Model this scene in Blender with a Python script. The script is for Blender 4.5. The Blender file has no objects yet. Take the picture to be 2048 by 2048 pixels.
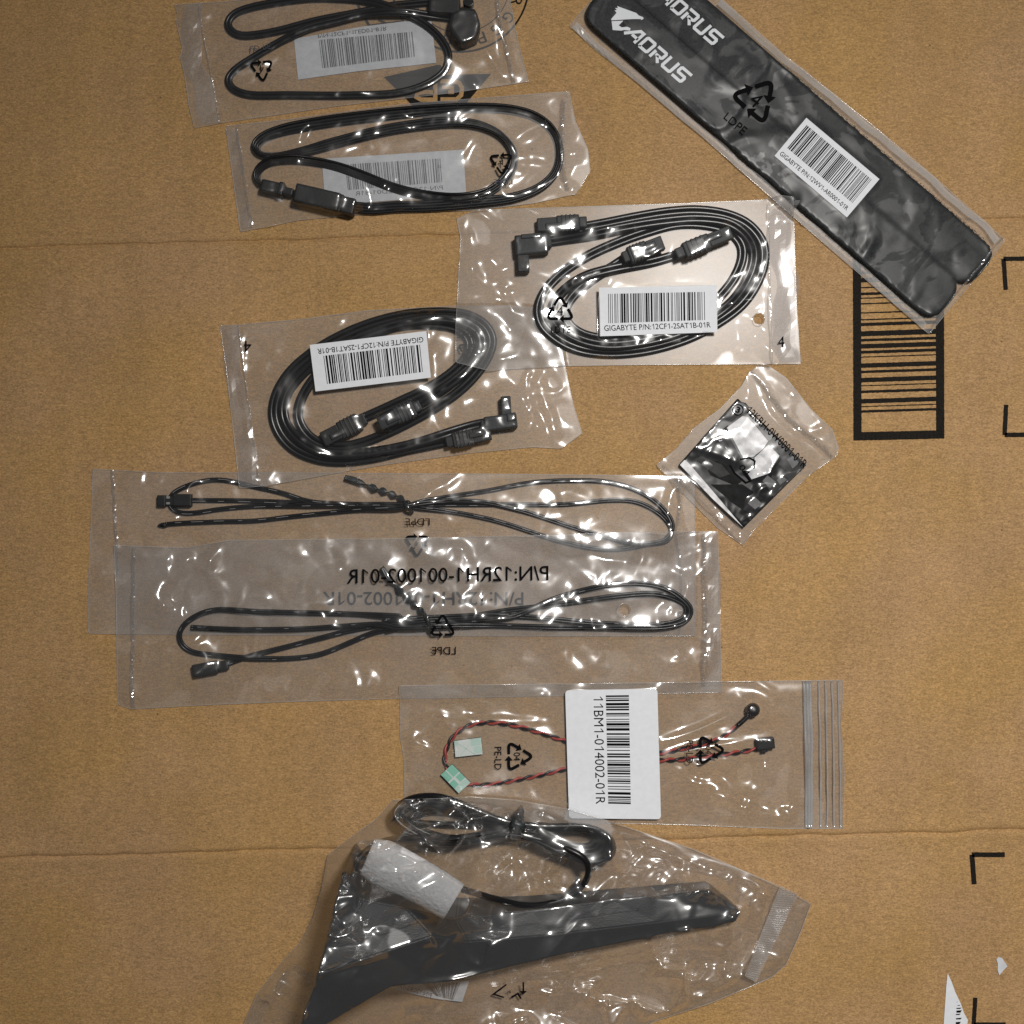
import bpy, bmesh, math, random
import numpy as np
from mathutils import Matrix, Vector

# ---------------------------------------------------------------- camera, light, exposure
H = 0.56                      # camera height above the cardboard (m)
S = 0.46 / 2048               # metres per photograph pixel on the cardboard
sc = bpy.context.scene
cam_d = bpy.data.cameras.new('camera')
cam = bpy.data.objects.new('camera', cam_d)
sc.collection.objects.link(cam)
cam.location = (0, 0, H)
cam_d.sensor_width = 36
cam_d.lens = 18 * H / 0.23
cam_d.clip_start = 0.01
cam_d.clip_end = 20
sc.camera = cam

w = bpy.data.worlds.new('World'); sc.world = w; w.use_nodes = True
bgn = w.node_tree.nodes['Background']
bgn.inputs[0].default_value = (0.97, 0.98, 1.0, 1)
bgn.inputs[1].default_value = 0.06

ld = bpy.data.lights.new('ceiling_lamp', 'AREA')
ld.shape = 'DISK'; ld.size = 0.11; ld.energy = 2.85; ld.spread = math.radians(114); ld.color = (1.0, 0.965, 0.92)
lamp = bpy.data.objects.new('ceiling_lamp', ld)
sc.collection.objects.link(lamp)
lamp.location = (0.205, 0.258, 0.80)
lamp.rotation_euler = (Vector((0.13, -0.27, 0)) - Vector(lamp.location)).to_track_quat('-Z', 'Y').to_euler()

sc.view_settings.view_transform = 'Standard'
sc.view_settings.look = 'None'
sc.view_settings.exposure = 0.0
sc.view_settings.gamma = 1.0
sc.view_settings.use_curve_mapping = False
sc.render.engine = 'CYCLES'
sc.cycles.transparent_max_bounces = 40
sc.cycles.max_bounces = 5
sc.cycles.diffuse_bounces = 2
sc.cycles.glossy_bounces = 3
sc.cycles.sample_clamp_indirect = 4.0

COL = sc.collection
rng = np.random.default_rng(7)
random.seed(7)

# ---------------------------------------------------------------- pixel <-> world authoring helpers
def W(x, y, z=0.0):
    k = (H - z) / H * S
    return ((x - 1024) * k, (1024 - y) * k, z)

def Wn(x, y, z):
    x = np.asarray(x, float); y = np.asarray(y, float); z = np.asarray(z, float) + 0 * x
    k = (H - z) / H * S
    return np.stack([(x - 1024) * k, (1024 - y) * k, z], -1)

class Reg:
    def __init__(s, x0, y0, k): s.x0, s.y0, s.k = x0, y0, k
    def __call__(s, *pts): return [(s.x0 + p[0] / s.k, s.y0 + p[1] / s.k) + tuple(p[2:]) for p in pts]
R1 = Reg(300, 0, 1932 / 900); R2 = Reg(1100, 0, 1932 / 948); R3 = Reg(880, 360, 2.415); R4 = Reg(400, 580, 2.415)
R5 = Reg(150, 900, 2.76); R6 = Reg(750, 900, 1932 / 730); R7 = Reg(780, 1330, 1932 / 940); R8 = Reg(450, 1560, 1932 / 1250)
RF = Reg(1280, 700, 1932 / 440); RK = Reg(1680, 480, 1616 / 368); RL = Reg(1700, 1640, 1648 / 348)
RA = Reg(550, 1580, 1858 / 450); RB = Reg(950, 1580, 1932 / 550); RN = Reg(560, 0, 3.864); RE = Reg(1140, 0, 4.83)
RE3 = Reg(1380, 130, 4.83); RI = Reg(780, 1360, 4.6)

MM = 0.001
PXMM = S * 1000              # mm per px

# ---------------------------------------------------------------- scene bookkeeping
def thing(name, label, cat, at, group=None):
    o = bpy.data.objects.new(name, None); COL.objects.link(o)
    o.location = W(*at); o.empty_display_size = 0.01
    o['label'] = label; o['category'] = cat
    if group: o['group'] = group
    return o

def mk(name, verts, faces, mat, parent=None, smooth=False, kind=None):
    me = bpy.data.meshes.new(name)
    me.from_pydata([tuple(v) for v in verts], [], [tuple(f) for f in faces])
    if smooth: me.polygons.foreach_set('use_smooth', [True] * len(me.polygons))
    me.validate(); me.update()
    if mat is not None: me.materials.append(mat)
    o = bpy.data.objects.new(name, me); COL.objects.link(o)
    if parent is not None:
        o.parent = parent
        if parent.type == 'EMPTY': o.matrix_parent_inverse = Matrix.Translation(-Vector(parent.location))
    if kind: o['kind'] = kind
    return o

def tag(o, label, cat, group=None):
    o['label'] = label; o['category'] = cat
    if group: o['group'] = group
    return o

# ---------------------------------------------------------------- materials
def nt(name):
    m = bpy.data.materials.new(name); m.use_nodes = True
    t = m.node_tree
    return m, t, t.nodes['Principled BSDF']

def simple(name, col, rough=0.5, spec=0.5, noise=None, bump=None, metallic=0.0):
    m, t, p = nt(name)
    p.inputs['Base Color'].default_value = (*col, 1)
    p.inputs['Roughness'].default_value = rough
    p.inputs['Specular IOR Level'].default_value = spec
    p.inputs['Metallic'].default_value = metallic
    if noise or bump:
        tc = t.nodes.new('ShaderNodeTexCoord')
    if noise:
        sc_, amt = noise
        n = t.nodes.new('ShaderNodeTexNoise'); n.inputs['Scale'].default_value = sc_; n.inputs['Detail'].default_value = 6
        t.links.new(tc.outputs['Object'], n.inputs['Vector'])
        mr = t.nodes.new('ShaderNodeMapRange')
        mr.inputs[3].default_value = 1 - amt; mr.inputs[4].default_value = 1 + amt
        mr.inputs[1].default_value = 0.25; mr.inputs[2].default_value = 0.75
        t.links.new(n.outputs[0], mr.inputs[0])
        mx = t.nodes.new('ShaderNodeMix'); mx.data_type = 'RGBA'; mx.blend_type = 'MULTIPLY'; mx.inputs[0].default_value = 1
        mx.inputs[6].default_value = (*col, 1)
        t.links.new(mr.outputs[0], mx.inputs[7]); t.links.new(mx.outputs[2], p.inputs['Base Color'])
    if bump:
        sc_, st, dist = bump
        n = t.nodes.new('ShaderNodeTexNoise'); n.inputs['Scale'].default_value = sc_; n.inputs['Detail'].default_value = 4
        t.links.new(tc.outputs['Object'], n.inputs['Vector'])
        b = t.nodes.new('ShaderNodeBump'); b.inputs['Strength'].default_value = st; b.inputs['Distance'].default_value = dist
        t.links.new(n.outputs[0], b.inputs['Height']); t.links.new(b.outputs[0], p.inputs['Normal'])
    return m

def film_mat(name, tint, haze, f0, rough, bump=0.0, bscale=250, white=0.78, cling=False):
    m = bpy.data.materials.new(name); m.use_nodes = True
    t = m.node_tree; t.nodes.clear()
    out = t.nodes.new('ShaderNodeOutputMaterial')
    tr = t.nodes.new('ShaderNodeBsdfTransparent'); tr.inputs[0].default_value = (*tint, 1)
    df = t.nodes.new('ShaderNodeBsdfDiffuse'); df.inputs[0].default_value = (white, white, white, 1)
    mx = t.nodes.new('ShaderNodeMixShader')
    tc = t.nodes.new('ShaderNodeTexCoord')
    # cloudy, uneven milkiness of thin polythene
    n = t.nodes.new('ShaderNodeTexNoise'); n.inputs['Scale'].default_value = 55; n.inputs['Detail'].default_value = 1
    t.links.new(tc.outputs['Object'], n.inputs['Vector'])
    mr = t.nodes.new('ShaderNodeMapRange'); mr.inputs[1].default_value = 0.3; mr.inputs[2].default_value = 0.7
    mr.inputs[3].default_value = haze * 0.75; mr.inputs[4].default_value = haze * 1.25
    t.links.new(n.outputs[0], mr.inputs[0]); t.links.new(mr.outputs[0], mx.inputs[0])
    t.links.new(tr.outputs[0], mx.inputs[1]); t.links.new(df.outputs[0], mx.inputs[2])
    if f0 <= 0:
        t.links.new(mx.outputs[0], out.inputs[0]); return m
    gl = t.nodes.new('ShaderNodeBsdfGlossy'); gl.inputs['Color'].default_value = (1, 1, 1, 1); gl.inputs['Roughness'].default_value = rough
    lw = t.nodes.new('ShaderNodeLayerWeight'); lw.inputs[0].default_value = 0.5
    pw = t.nodes.new('ShaderNodeMath'); pw.operation = 'POWER'; pw.inputs[1].default_value = 4.0
    t.links.new(lw.outputs['Facing'], pw.inputs[0])
    ma = t.nodes.new('ShaderNodeMath'); ma.operation = 'MULTIPLY_ADD'; ma.inputs[1].default_value = 0.14; ma.inputs[2].default_value = f0
    ma.use_clamp = True
    t.links.new(pw.outputs[0], ma.inputs[0])
    if cling:   # wet-out patches where the film sticks to the cloth reflect less
        cn = t.nodes.new('ShaderNodeTexNoise'); cn.inputs['Scale'].default_value = 38; cn.inputs['Detail'].default_value = 4; cn.inputs['Distortion'].default_value = 2.6
        t.links.new(tc.outputs['Object'], cn.inputs['Vector'])
        cr = t.nodes.new('ShaderNodeMapRange'); cr.inputs[1].default_value = .47; cr.inputs[2].default_value = .52; cr.inputs[3].default_value = .45; cr.inputs[4].default_value = 1.0
        t.links.new(cn.outputs[0], cr.inputs[0])
        cm_ = t.nodes.new('ShaderNodeMath'); cm_.operation = 'MULTIPLY'; t.links.new(ma.outputs[0], cm_.inputs[0]); t.links.new(cr.outputs[0], cm_.inputs[1]); ma = cm_
    fm = t.nodes.new('ShaderNodeMixShader')
    g2 = t.nodes.new('ShaderNodeBsdfGlossy'); g2.inputs['Color'].default_value = (1, 1, 1, 1); g2.inputs['Roughness'].default_value = min(.6, rough * 2.6)
    gm = t.nodes.new('ShaderNodeMixShader'); gm.inputs[0].default_value = 0.28
    t.links.new(gl.outputs[0], gm.inputs[1]); t.links.new(g2.outputs[0], gm.inputs[2])
    t.links.new(ma.outputs[0], fm.inputs[0]); t.links.new(mx.outputs[0], fm.inputs[1]); t.links.new(gm.outputs[0], fm.inputs[2])
    t.links.new(fm.outputs[0], out.inputs[0])
    if bump:
        bn = t.nodes.new('ShaderNodeTexNoise'); bn.inputs['Scale'].default_value = bscale; bn.inputs['Detail'].default_value = 3
        bn.inputs['Distortion'].default_value = 0.6
        t.links.new(tc.outputs['Object'], bn.inputs['Vector'])
        b = t.nodes.new('ShaderNodeBump'); b.inputs['Strength'].default_value = bump; b.inputs['Distance'].default_value = 0.001
        t.links.new(bn.outputs[0], b.inputs['Height'])
        t.links.new(b.outputs[0], gl.inputs['Normal'])
    return m

def cardboard_mat():
    m, t, p = nt('kraft_cardboard')
    tc = t.nodes.new('ShaderNodeTexCoord')
    def noise(scale, detail=4, sx=1, sy=1, rough=0.5, dist=0):
        mp = t.nodes.new('ShaderNodeMapping'); mp.inputs['Scale'].default_value = (sx, sy, 1)
        t.links.new(tc.outputs['Object'], mp.inputs['Vector'])
        n = t.nodes.new('ShaderNodeTexNoise'); n.inputs['Scale'].default_value = scale; n.inputs['Detail'].default_value = detail
        n.inputs['Roughness'].default_value = rough; n.inputs['Distortion'].default_value = dist
        t.links.new(mp.outputs[0], n.inputs['Vector']); return n.outputs[0]
    def ramp(src, lo, hi, a, b):
        mr = t.nodes.new('ShaderNodeMapRange'); mr.inputs[1].default_value = lo; mr.inputs[2].default_value = hi
        mr.inputs[3].default_value = a; mr.inputs[4].default_value = b
        t.links.new(src, mr.inputs[0]); return mr.outputs[0]
    def mul(a, b):
        x = t.nodes.new('ShaderNodeMath'); x.operation = 'MULTIPLY'
        t.links.new(a, x.inputs[0]); t.links.new(b, x.inputs[1]); return x.outputs[0]
    fine = ramp(noise(1500, 5, 0.8, 1.15, 0.7), 0.3, 0.7, 0.60, 1.40)
    fib = ramp(noise(620, 3, 0.5, 1.6, 0.6, 1.2), 0.32, 0.68, 0.82, 1.18)
    blot = ramp(noise(22, 5), 0.3, 0.7, 0.93, 1.07)
    flute = ramp(noise(60, 2, 1.9, 0.12), 0.3, 0.7, 0.965, 1.035)
    v = mul(mul(fine, fib), mul(blot, flute))
    hue = noise(16, 4)
    cm = t.nodes.new('ShaderNodeMix'); cm.data_type = 'RGBA'
    cm.inputs[6].default_value = (0.408, 0.243, 0.092, 1); cm.inputs[7].default_value = (0.408, 0.248, 0.118, 1)
    t.links.new(ramp(hue, 0.35, 0.65, 0, 1), cm.inputs[0])
    mx = t.nodes.new('ShaderNodeMix'); mx.data_type = 'RGBA'; mx.blend_type = 'MULTIPLY'; mx.inputs[0].default_value = 1
    t.links.new(cm.outputs[2], mx.inputs[6]); t.links.new(v, mx.inputs[7])
    # pale fibres
    lf = ramp(noise(900, 2, 0.35, 1.3, 0.5, 2.0), 0.70, 0.76, 0, 0.5)
    m2 = t.nodes.new('ShaderNodeMix'); m2.data_type = 'RGBA'; m2.inputs[7].default_value = (0.66, 0.50, 0.30, 1)
    t.links.new(lf, m2.inputs[0]); t.links.new(mx.outputs[2], m2.inputs[6])
    # dark recycled specks
    vo = t.nodes.new('ShaderNodeTexVoronoi'); vo.inputs['Scale'].default_value = 95; vo.inputs['Randomness'].default_value = 1
    t.links.new(tc.outputs['Object'], vo.inputs['Vector'])
    sp = ramp(vo.outputs['Distance'], 0.02, 0.055, 1, 0)
    keep = t.nodes.new('ShaderNodeSeparateColor'); t.links.new(vo.outputs['Color'], keep.inputs[0])
    kp = ramp(keep.outputs[0], 0.80, 0.84, 0, 0.8)
    m3 = t.nodes.new('ShaderNodeMix'); m3.data_type = 'RGBA'; m3.inputs[7].default_value = (0.05, 0.03, 0.016, 1)
    t.links.new(mul(sp, kp), m3.inputs[0]); t.links.new(m2.outputs[2], m3.inputs[6])
    t.links.new(m3.outputs[2], p.inputs['Base Color'])
    p.inputs['Roughness'].default_value = 0.75; p.inputs['Specular IOR Level'].default_value = 0.25
    b = t.nodes.new('ShaderNodeBump'); b.inputs['Strength'].default_value = 0.55; b.inputs['Distance'].default_value = 0.00025
    t.links.new(noise(1100, 4, 0.7, 1.2, 0.65), b.inputs['Height']); t.links.new(b.outputs[0], p.inputs['Normal'])
    return m

M = {}
M['card'] = cardboard_mat()
M['card_edge'] = simple('cardboard_bare', (0.41, 0.25, 0.11), 0.8, 0.2, (700, .2))
M['ink_card'] = simple('ink_on_cardboard', (0.012, 0.010, 0.008), 0.8, 0.15, (1500, .7), (1200, .5, .0003))
M['film'] = film_mat('clear_polythene_film', (0.97, 0.97, 0.97), 0.006, 0.095, 0.125)
def back_mat(h):
    k = 'film_back%d' % round(h * 100)
    if k not in M: M[k] = film_mat('hazy_back_film_%d' % round(h * 100), (0.97, 0.972, 0.975), h, 0.05, 0.30)
    return M[k]
M['film_clear'] = film_mat('crisp_clear_film', (0.975, 0.975, 0.975), 0.006, 0.125, 0.115)
M['film_milky'] = film_mat('milky_polythene_film', (0.95, 0.955, 0.965), 0.012, 0.115, 0.14)
M['film_matt'] = film_mat('satin_polythene_film', (0.96, 0.962, 0.965), 0.010, 0.029, 0.32, cling=True)
M['margin'] = film_mat('doubled_film_margin', (0.9, 0.9, 0.9), 0.30, 0.08, 0.2)
M['film_crumple'] = film_mat('crumpled_clear_film', (0.97, 0.97, 0.97), 0.008, 0.23, 0.18)
M['flap'] = film_mat('double_sealed_flap', (0.93, 0.93, 0.94), 0.085, 0.10, 0.24)
M['seal'] = film_mat('crimped_seal_film', (0.95, 0.95, 0.95), 0.10, 0.24, 0.10)
M['zip'] = film_mat('pressed_zip_plastic', (0.9, 0.9, 0.9), 0.32, 0.22, 0.12)
M['edge'] = film_mat('film_cut_edge', (0.93, 0.93, 0.93), 0.22, 0.10, 0.15)
M['paper'] = simple('label_paper', (0.76, 0.78, 0.82), 0.55, 0.4, (400, .04))
M['paper_thin'] = simple('label_paper_back', (0.60, 0.62, 0.65), 0.7, 0.3, (350, .10))
M['ink'] = simple('black_ink', (0.006, 0.006, 0.007), 0.95, 0.03)
M['ink_grey'] = simple('ink_seen_through_paper', (0.075, 0.08, 0.10), 0.7, 0.3, (900, .5))
M['pvc'] = simple('black_cable_jacket', (0.007, 0.007, 0.008), 0.32, 0.42, None, (500, .12, .0004))
M['pvc_sata'] = simple('charcoal_cable_jacket', (0.009, 0.009, 0.010), 0.28, 0.45, None, (400, .1, .0004))
M['conn'] = simple('black_connector_plastic', (0.010, 0.010, 0.011), 0.5, 0.35, None, (900, .2, .0003))
M['conn_grey'] = simple('dark_grey_connector_plastic', (0.020, 0.023, 0.026), 0.5, 0.3, None, (900, .2, .0003))
M['tie'] = simple('green_black_tie_plastic', (0.020, 0.026, 0.026), 0.35, 0.5)
M['white'] = simple('white_stripe_paint', (0.30, 0.30, 0.30), 0.5)
M['print_white'] = simple('white_print', (0.80, 0.83, 0.87), 0.6, 0.3)
M['metal'] = simple('contact_metal', (0.7, 0.7, 0.7), 0.3, 0.5, None, None, 1.0)
M['antenna'] = simple('antenna_plastic', (0.020, 0.022, 0.025), 0.40, 0.5, (1500, .25), (1600, .45, .0003))
M['foam'] = simple('white_foam_sheet', (0.56, 0.56, 0.57), 0.7, 0.3, (600, .10), (700, .6, .0010))
M['red'] = simple('red_wire_jacket', (0.42, 0.055, 0.045), 0.4, 0.5)
M['pad_white'] = simple('pad_liner_white', (0.70, 0.76, 0.73), 0.55)
M['pad_green'] = simple('pad_print_green', (0.26, 0.60, 0.47), 0.55)
M['pad_pale'] = simple('pad_print_pale_green', (0.52, 0.70, 0.63), 0.55)
M['pad_side'] = simple('pad_foam_dark', (0.02, 0.02, 0.02), 0.9)
M['card_black'] = simple('leaflet_black_print', (0.008, 0.008, 0.009), 0.9, 0.05)
for k_, g in (('g1', .022), ('g2', .06), ('g3', .20), ('g4', .80)):
    M[k_] = simple('leaflet_grey_print_' + {'g1': 'dark', 'g2': 'mid', 'g3': 'light', 'g4': 'white'}[k_], (g, g, g * 1.02), 0.9, 0.05, (260, .35))

def strap_mat(name, col, amt):
    return simple(name, col, 0.85, 0.25, (900, amt), (1400, 1.0, .0008))
M['strap'] = strap_mat('strap_hook_fabric', (0.016, 0.018, 0.021), .8)
M['fuzz'] = strap_mat('strap_loop_fabric', (0.012, 0.015, 0.016), .8)

# ---------------------------------------------------------------- height rasters (px space)
X0 = -300.0; CELL = 2.0; NR = 1330
HM = np.zeros((NR, NR))      # top of everything laid down so far (m)
CM = HM.copy()               # working copy while a bag is being filled

def samp(A, x, y):
    gx = np.clip((np.asarray(x, float) - X0) / CELL, 0, NR - 1.001); gy = np.clip((np.asarray(y, float) - X0) / CELL, 0, NR - 1.001)
    i = gx.astype(int); j = gy.astype(int); fx = gx - i; fy = gy - j
    return (A[j, i] * (1 - fx) + A[j, i + 1] * fx) * (1 - fy) + (A[j + 1, i] * (1 - fx) + A[j + 1, i + 1] * fx) * fy

def win(x, y, r):
    a = max(0, int((x - r - X0) / CELL)); b = min(NR, int((x + r - X0) / CELL) + 2)
    c = max(0, int((y - r - X0) / CELL)); d = min(NR, int((y + r - X0) / CELL) + 2)
    return a, b, c, d

def winmax(A, x, y, r):
    a, b, c, d = win(x, y, r)
    if a >= b or c >= d: return 0.0
    return A[c:d, a:b].max()

def stamp_disk(A, x, y, r, z):
    a, b, c, d = win(x, y, r)
    if a >= b or c >= d: return
    gx = X0 + np.arange(a, b) * CELL - x; gy = X0 + np.arange(c, d) * CELL - y
    m = gx[None, :] ** 2 + gy[:, None] ** 2 <= r * r
    sub = A[c:d, a:b]; sub[m] = np.maximum(sub[m], z)

def in_poly(X, Y, poly):
    inside = np.zeros(np.shape(X), bool); n = len(poly)
    for i in range(n):
        x1, y1 = poly[i][:2]; x2, y2 = poly[(i + 1) % n][:2]
        if y1 == y2: continue
        c = ((y1 > Y) != (y2 > Y)) & (X < (x2 - x1) * (Y - y1) / (y2 - y1) + x1)
        inside ^= c
    return inside

def stamp_poly(A, poly, z):
    xs = [p[0] for p in poly]; ys = [p[1] for p in poly]
    a, b, _, _ = win((min(xs) + max(xs)) / 2, 0, (max(xs) - min(xs)) / 2 + 2)
    _, _, c, d = win(0, (min(ys) + max(ys)) / 2, (max(ys) - min(ys)) / 2 + 2)
    if a >= b or c >= d: return
    X, Y = np.meshgrid(X0 + np.arange(a, b) * CELL, X0 + np.arange(c, d) * CELL)
    m = in_poly(X, Y, poly); sub = A[c:d, a:b]
    zz = z(X, Y)[m] if callable(z) else z
    sub[m] = np.maximum(sub[m], zz)

def polymax(A, poly):
    xs = [p[0] for p in poly]; ys = [p[1] for p in poly]
    a, b, _, _ = win((min(xs) + max(xs)) / 2, 0, (max(xs) - min(xs)) / 2 + 2)
    _, _, c, d = win(0, (min(ys) + max(ys)) / 2, (max(ys) - min(ys)) / 2 + 2)
    X, Y = np.meshgrid(X0 + np.arange(a, b) * CELL, X0 + np.arange(c, d) * CELL)
    m = in_poly(X, Y, poly)
    return A[c:d, a:b][m].max() if m.any() else 0.0

# ---------------------------------------------------------------- curve helpers
def catmull(pts, step=4.0, closed=False):
    P = np.array([p[:2] for p in pts], float)
    if closed: Q = np.vstack([P[-1], P, P[0], P[1]])
    else: Q = np.vstack([2 * P[0] - P[1], P, 2 * P[-1] - P[-2]])
    out = []
    for i in range(1, len(Q) - 2):
        p0, p1, p2, p3 = Q[i - 1], Q[i], Q[i + 1], Q[i + 2]
        d1 = max(np.linalg.norm(p2 - p1), 1e-6); d0 = max(np.linalg.norm(p1 - p0), 1e-6); d2 = max(np.linalg.norm(p3 - p2), 1e-6)
        # centripetal parameterisation
        t0 = 0; t1 = d0 ** .5; t2 = t1 + d1 ** .5; t3 = t2 + d2 ** .5
        n = max(2, int(d1 / step))
        for t in np.linspace(t1, t2, n, endpoint=False):
            A1 = (t1 - t) / (t1 - t0) * p0 + (t - t0) / (t1 - t0) * p1
            A2 = (t2 - t) / (t2 - t1) * p1 + (t - t1) / (t2 - t1) * p2
            A3 = (t3 - t) / (t3 - t2) * p2 + (t - t2) / (t3 - t2) * p3
            B1 = (t2 - t) / (t2 - t0) * A1 + (t - t0) / (t2 - t0) * A2
            B2 = (t3 - t) / (t3 - t1) * A2 + (t - t1) / (t3 - t1) * A3
            out.append((t2 - t) / (t2 - t1) * B1 + (t - t1) / (t2 - t1) * B2)
    if not closed: out.append(P[-1])
    out = np.array(out)
    # gentle smoothing for a cable-like sweep
    return out

def smooth1(a, k):
    if k < 1: return a
    ker = np.exp(-0.5 * (np.arange(-3 * k, 3 * k + 1) / k) ** 2); ker /= ker.sum()
    pad = np.pad(a, (3 * k, 3 * k), mode='edge')
    return np.convolve(pad, ker, 'valid')

def resamp(poly, n):
    P = np.array([p[:2] for p in poly], float)
    d = np.r_[0, np.cumsum(np.linalg.norm(np.diff(P, axis=0), axis=1))]
    t = np.linspace(0, d[-1], n)
    return np.stack([np.interp(t, d, P[:, 0]), np.interp(t, d, P[:, 1])], -1)

def lobes(n, r, flat=1.0):
    """outline of n round wires moulded side by side (a = across, b = up)"""
    pts = []; pitch = 1.75 * r; x0 = -(n - 1) * pitch / 2
    for i in range(n):
        cx = x0 + i * pitch
        a0, a1 = (180 if i == 0 else 152), (0 if i == n - 1 else 28)
        for a in np.linspace(a0, a1, 7):
            pts.append((cx + r * math.cos(math.radians(a)), flat * r * math.sin(math.radians(a))))
    for i in reversed(range(n)):
        cx = x0 + i * pitch
        a0, a1 = (0 if i == n - 1 else -28), (-180 if i == 0 else -152)
        for a in np.linspace(a0, a1, 7)[(1 if i == n - 1 else 0):(-1 if i == 0 else None)]:
            pts.append((cx + r * math.cos(math.radians(a)), flat * r * math.sin(math.radians(a))))
    return pts

def sweep(P3, prof, roll=None):
    P3 = np.array(P3); n = len(P3); m = len(prof)
    T = np.gradient(P3, axis=0); T /= np.linalg.norm(T, axis=1)[:, None] + 1e-12
    up = np.array([0, 0, 1.0])
    Sd = np.cross(T, up); Sd /= np.linalg.norm(Sd, axis=1)[:, None] + 1e-12
    U = np.cross(Sd, T)
    if roll is not None:
        c = np.cos(roll)[:, None]; s = np.sin(roll)[:, None]
        Sd, U = Sd * c + U * s, U * c - Sd * s
    pr = np.array(prof)
    V = P3[:, None, :] + pr[None, :, 0, None] * Sd[:, None, :] + pr[None, :, 1, None] * U[:, None, :]
    V = V.reshape(-1, 3)
    F = []
    for i in range(n - 1):
        for j in range(m):
            k = (j + 1) % m
            F.append((i * m + j, i * m + k, (i + 1) * m + k, (i + 1) * m + j))
    F.append(tuple(range(m))); F.append(tuple(reversed(range((n - 1) * m, n * m))))
    return V, F

def lay(pts, rw, rh, cap=None, lag=16, ksm=5, fixed=None):
    """heights for a cable centre line resting on what is already there"""
    n = len(pts); z = np.zeros(n); r = rw / S
    base = samp(HM, pts[:, 0], pts[:, 1])
    for i in range(n):
        if i >= lag: stamp_disk(CM, *pts[i - lag], r * .8, z[i - lag] + rh)
        z[i] = winmax(CM, pts[i, 0], pts[i, 1], r * .7) + rh
        if cap: z[i] = min(z[i], base[i] + 0.0004 + cap)
    k = 3
    z2 = np.array([z[max(0, i - k):i + k + 1].max() for i in range(n)])
    z2 = np.maximum(smooth1(z2, ksm), base + rh)
    if fixed is not None: z2 = fixed(z2)
    for i in range(n): stamp_disk(CM, *pts[i], r * .85, z2[i] + rh * .9)
    return z2

def cable(name, path, prof, rw, rh, mat, parent, cap=None, step=4, roll=None, lag=16, wob=0, ksm=5, zadd=None):
    pts = catmull(path, step)
    for c in (0, 1): pts[:, c] = np.r_[pts[0, c], smooth1(pts[:, c], 2)[1:-1], pts[-1, c]]
    if wob:
        n = len(pts); nn = smooth1(rng.normal(0, 1, n), 9) * wob * 3
        t = np.gradient(pts, axis=0); t /= np.linalg.norm(t, axis=1)[:, None] + 1e-9
        pts = pts + np.stack([-t[:, 1], t[:, 0]], -1) * nn[:, None]
    z = lay(pts, rw, rh, cap, lag, ksm)
    if zadd is not None: z = z + np.interp(np.linspace(0, 1, len(z)), np.linspace(0, 1, len(zadd)), zadd)
    P3 = Wn(pts[:, 0], pts[:, 1], z)
    V, F = sweep(P3, prof, roll(np.linspace(0, 1, len(pts))) if roll else None)
    return mk(name, V, F, mat, parent, True), pts, z

def circ(r, n=8): return [(r * math.cos(2 * math.pi * i / n), r * math.sin(2 * math.pi * i / n)) for i in range(n)]

# ---------------------------------------------------------------- solid helpers
def poly_solid(name, poly, z0, z1, mat, parent, bev=0.0004, smooth=False, inset_bottom=0.0, seg=2):
    """polygon (px) extruded z0..z1, z1 may be a list per vertex; real bevel on the upper rim"""
    bm = bmesh.new(); n = len(poly)
    zt = z1 if isinstance(z1, (list, tuple)) else [z1] * n
    A = sum(poly[i][0] * poly[(i + 1) % n][1] - poly[(i + 1) % n][0] * poly[i][1] for i in range(n))
    idx = list(range(n))
    if A > 0: idx.reverse()          # px y is down; want CCW in world
    top = [bm.verts.new(W(poly[i][0], poly[i][1], zt[i])) for i in idx]
    bot = []
    for i in idx:
        x, y, _ = W(poly[i][0], poly[i][1], zt[i]); bot.append(bm.verts.new((x, y, z0)))
    ft = bm.faces.new(top); fb = bm.faces.new(list(reversed(bot)))
    for i in range(n):
        bm.faces.new((top[i], bot[i], bot[(i + 1) % n], top[(i + 1) % n]))
    bm.normal_update()
    if bev:
        ed = [e for e in bm.edges if all(v in top for v in e.verts)] + [e for e in bm.edges if (e.verts[0] in top) != (e.verts[1] in top)]
        bmesh.ops.bevel(bm, geom=ed, offset=bev, segments=seg, affect='EDGES', profile=0.6)
    bmesh.ops.triangulate(bm, faces=[f for f in bm.faces if len(f.verts) > 4])
    me = bpy.data.meshes.new(name); bm.to_mesh(me); bm.free()
    me.materials.append(mat)
    o = bpy.data.objects.new(name, me); COL.objects.link(o)
    if parent is not None:
        o.parent = parent
        if parent.type == 'EMPTY': o.matrix_parent_inverse = Matrix.Translation(-Vector(parent.location))
    return o

def quad_c(cx, cy, wd, ht, ang):
    """TL,TR,BR,BL of a rectangle (px), ang = degrees counter-clockwise in the picture"""
    c, s = math.cos(math.radians(ang)), math.sin(math.radians(ang))
    ux, uy = c, -s; vx, vy = s, c
    return [(cx + a * wd / 2 * ux + b * ht / 2 * vx, cy + a * wd / 2 * uy + b * ht / 2 * vy) for a, b in ((-1, -1), (1, -1), (1, 1), (-1, 1))]

def box(name, cx, cy, wd, ht, ang, z0, z1, mat, parent, bev=0.0005, stamp=True):
    q = quad_c(cx, cy, wd, ht, ang)
    if stamp: stamp_poly(CM, q, z1)
    return poly_solid(name, q, z0, z1, mat, parent, bev)

# ---------------------------------------------------------------- flat print
def bil(q):
    q = [np.array(p[:2], float) for p in q]
    def f(u, v):
        u = np.asarray(u)[..., None]; v = np.asarray(v)[..., None]
        return (q[0] * (1 - u) + q[1] * u) * (1 - v) + (q[3] * (1 - u) + q[2] * u) * v
    return f

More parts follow.
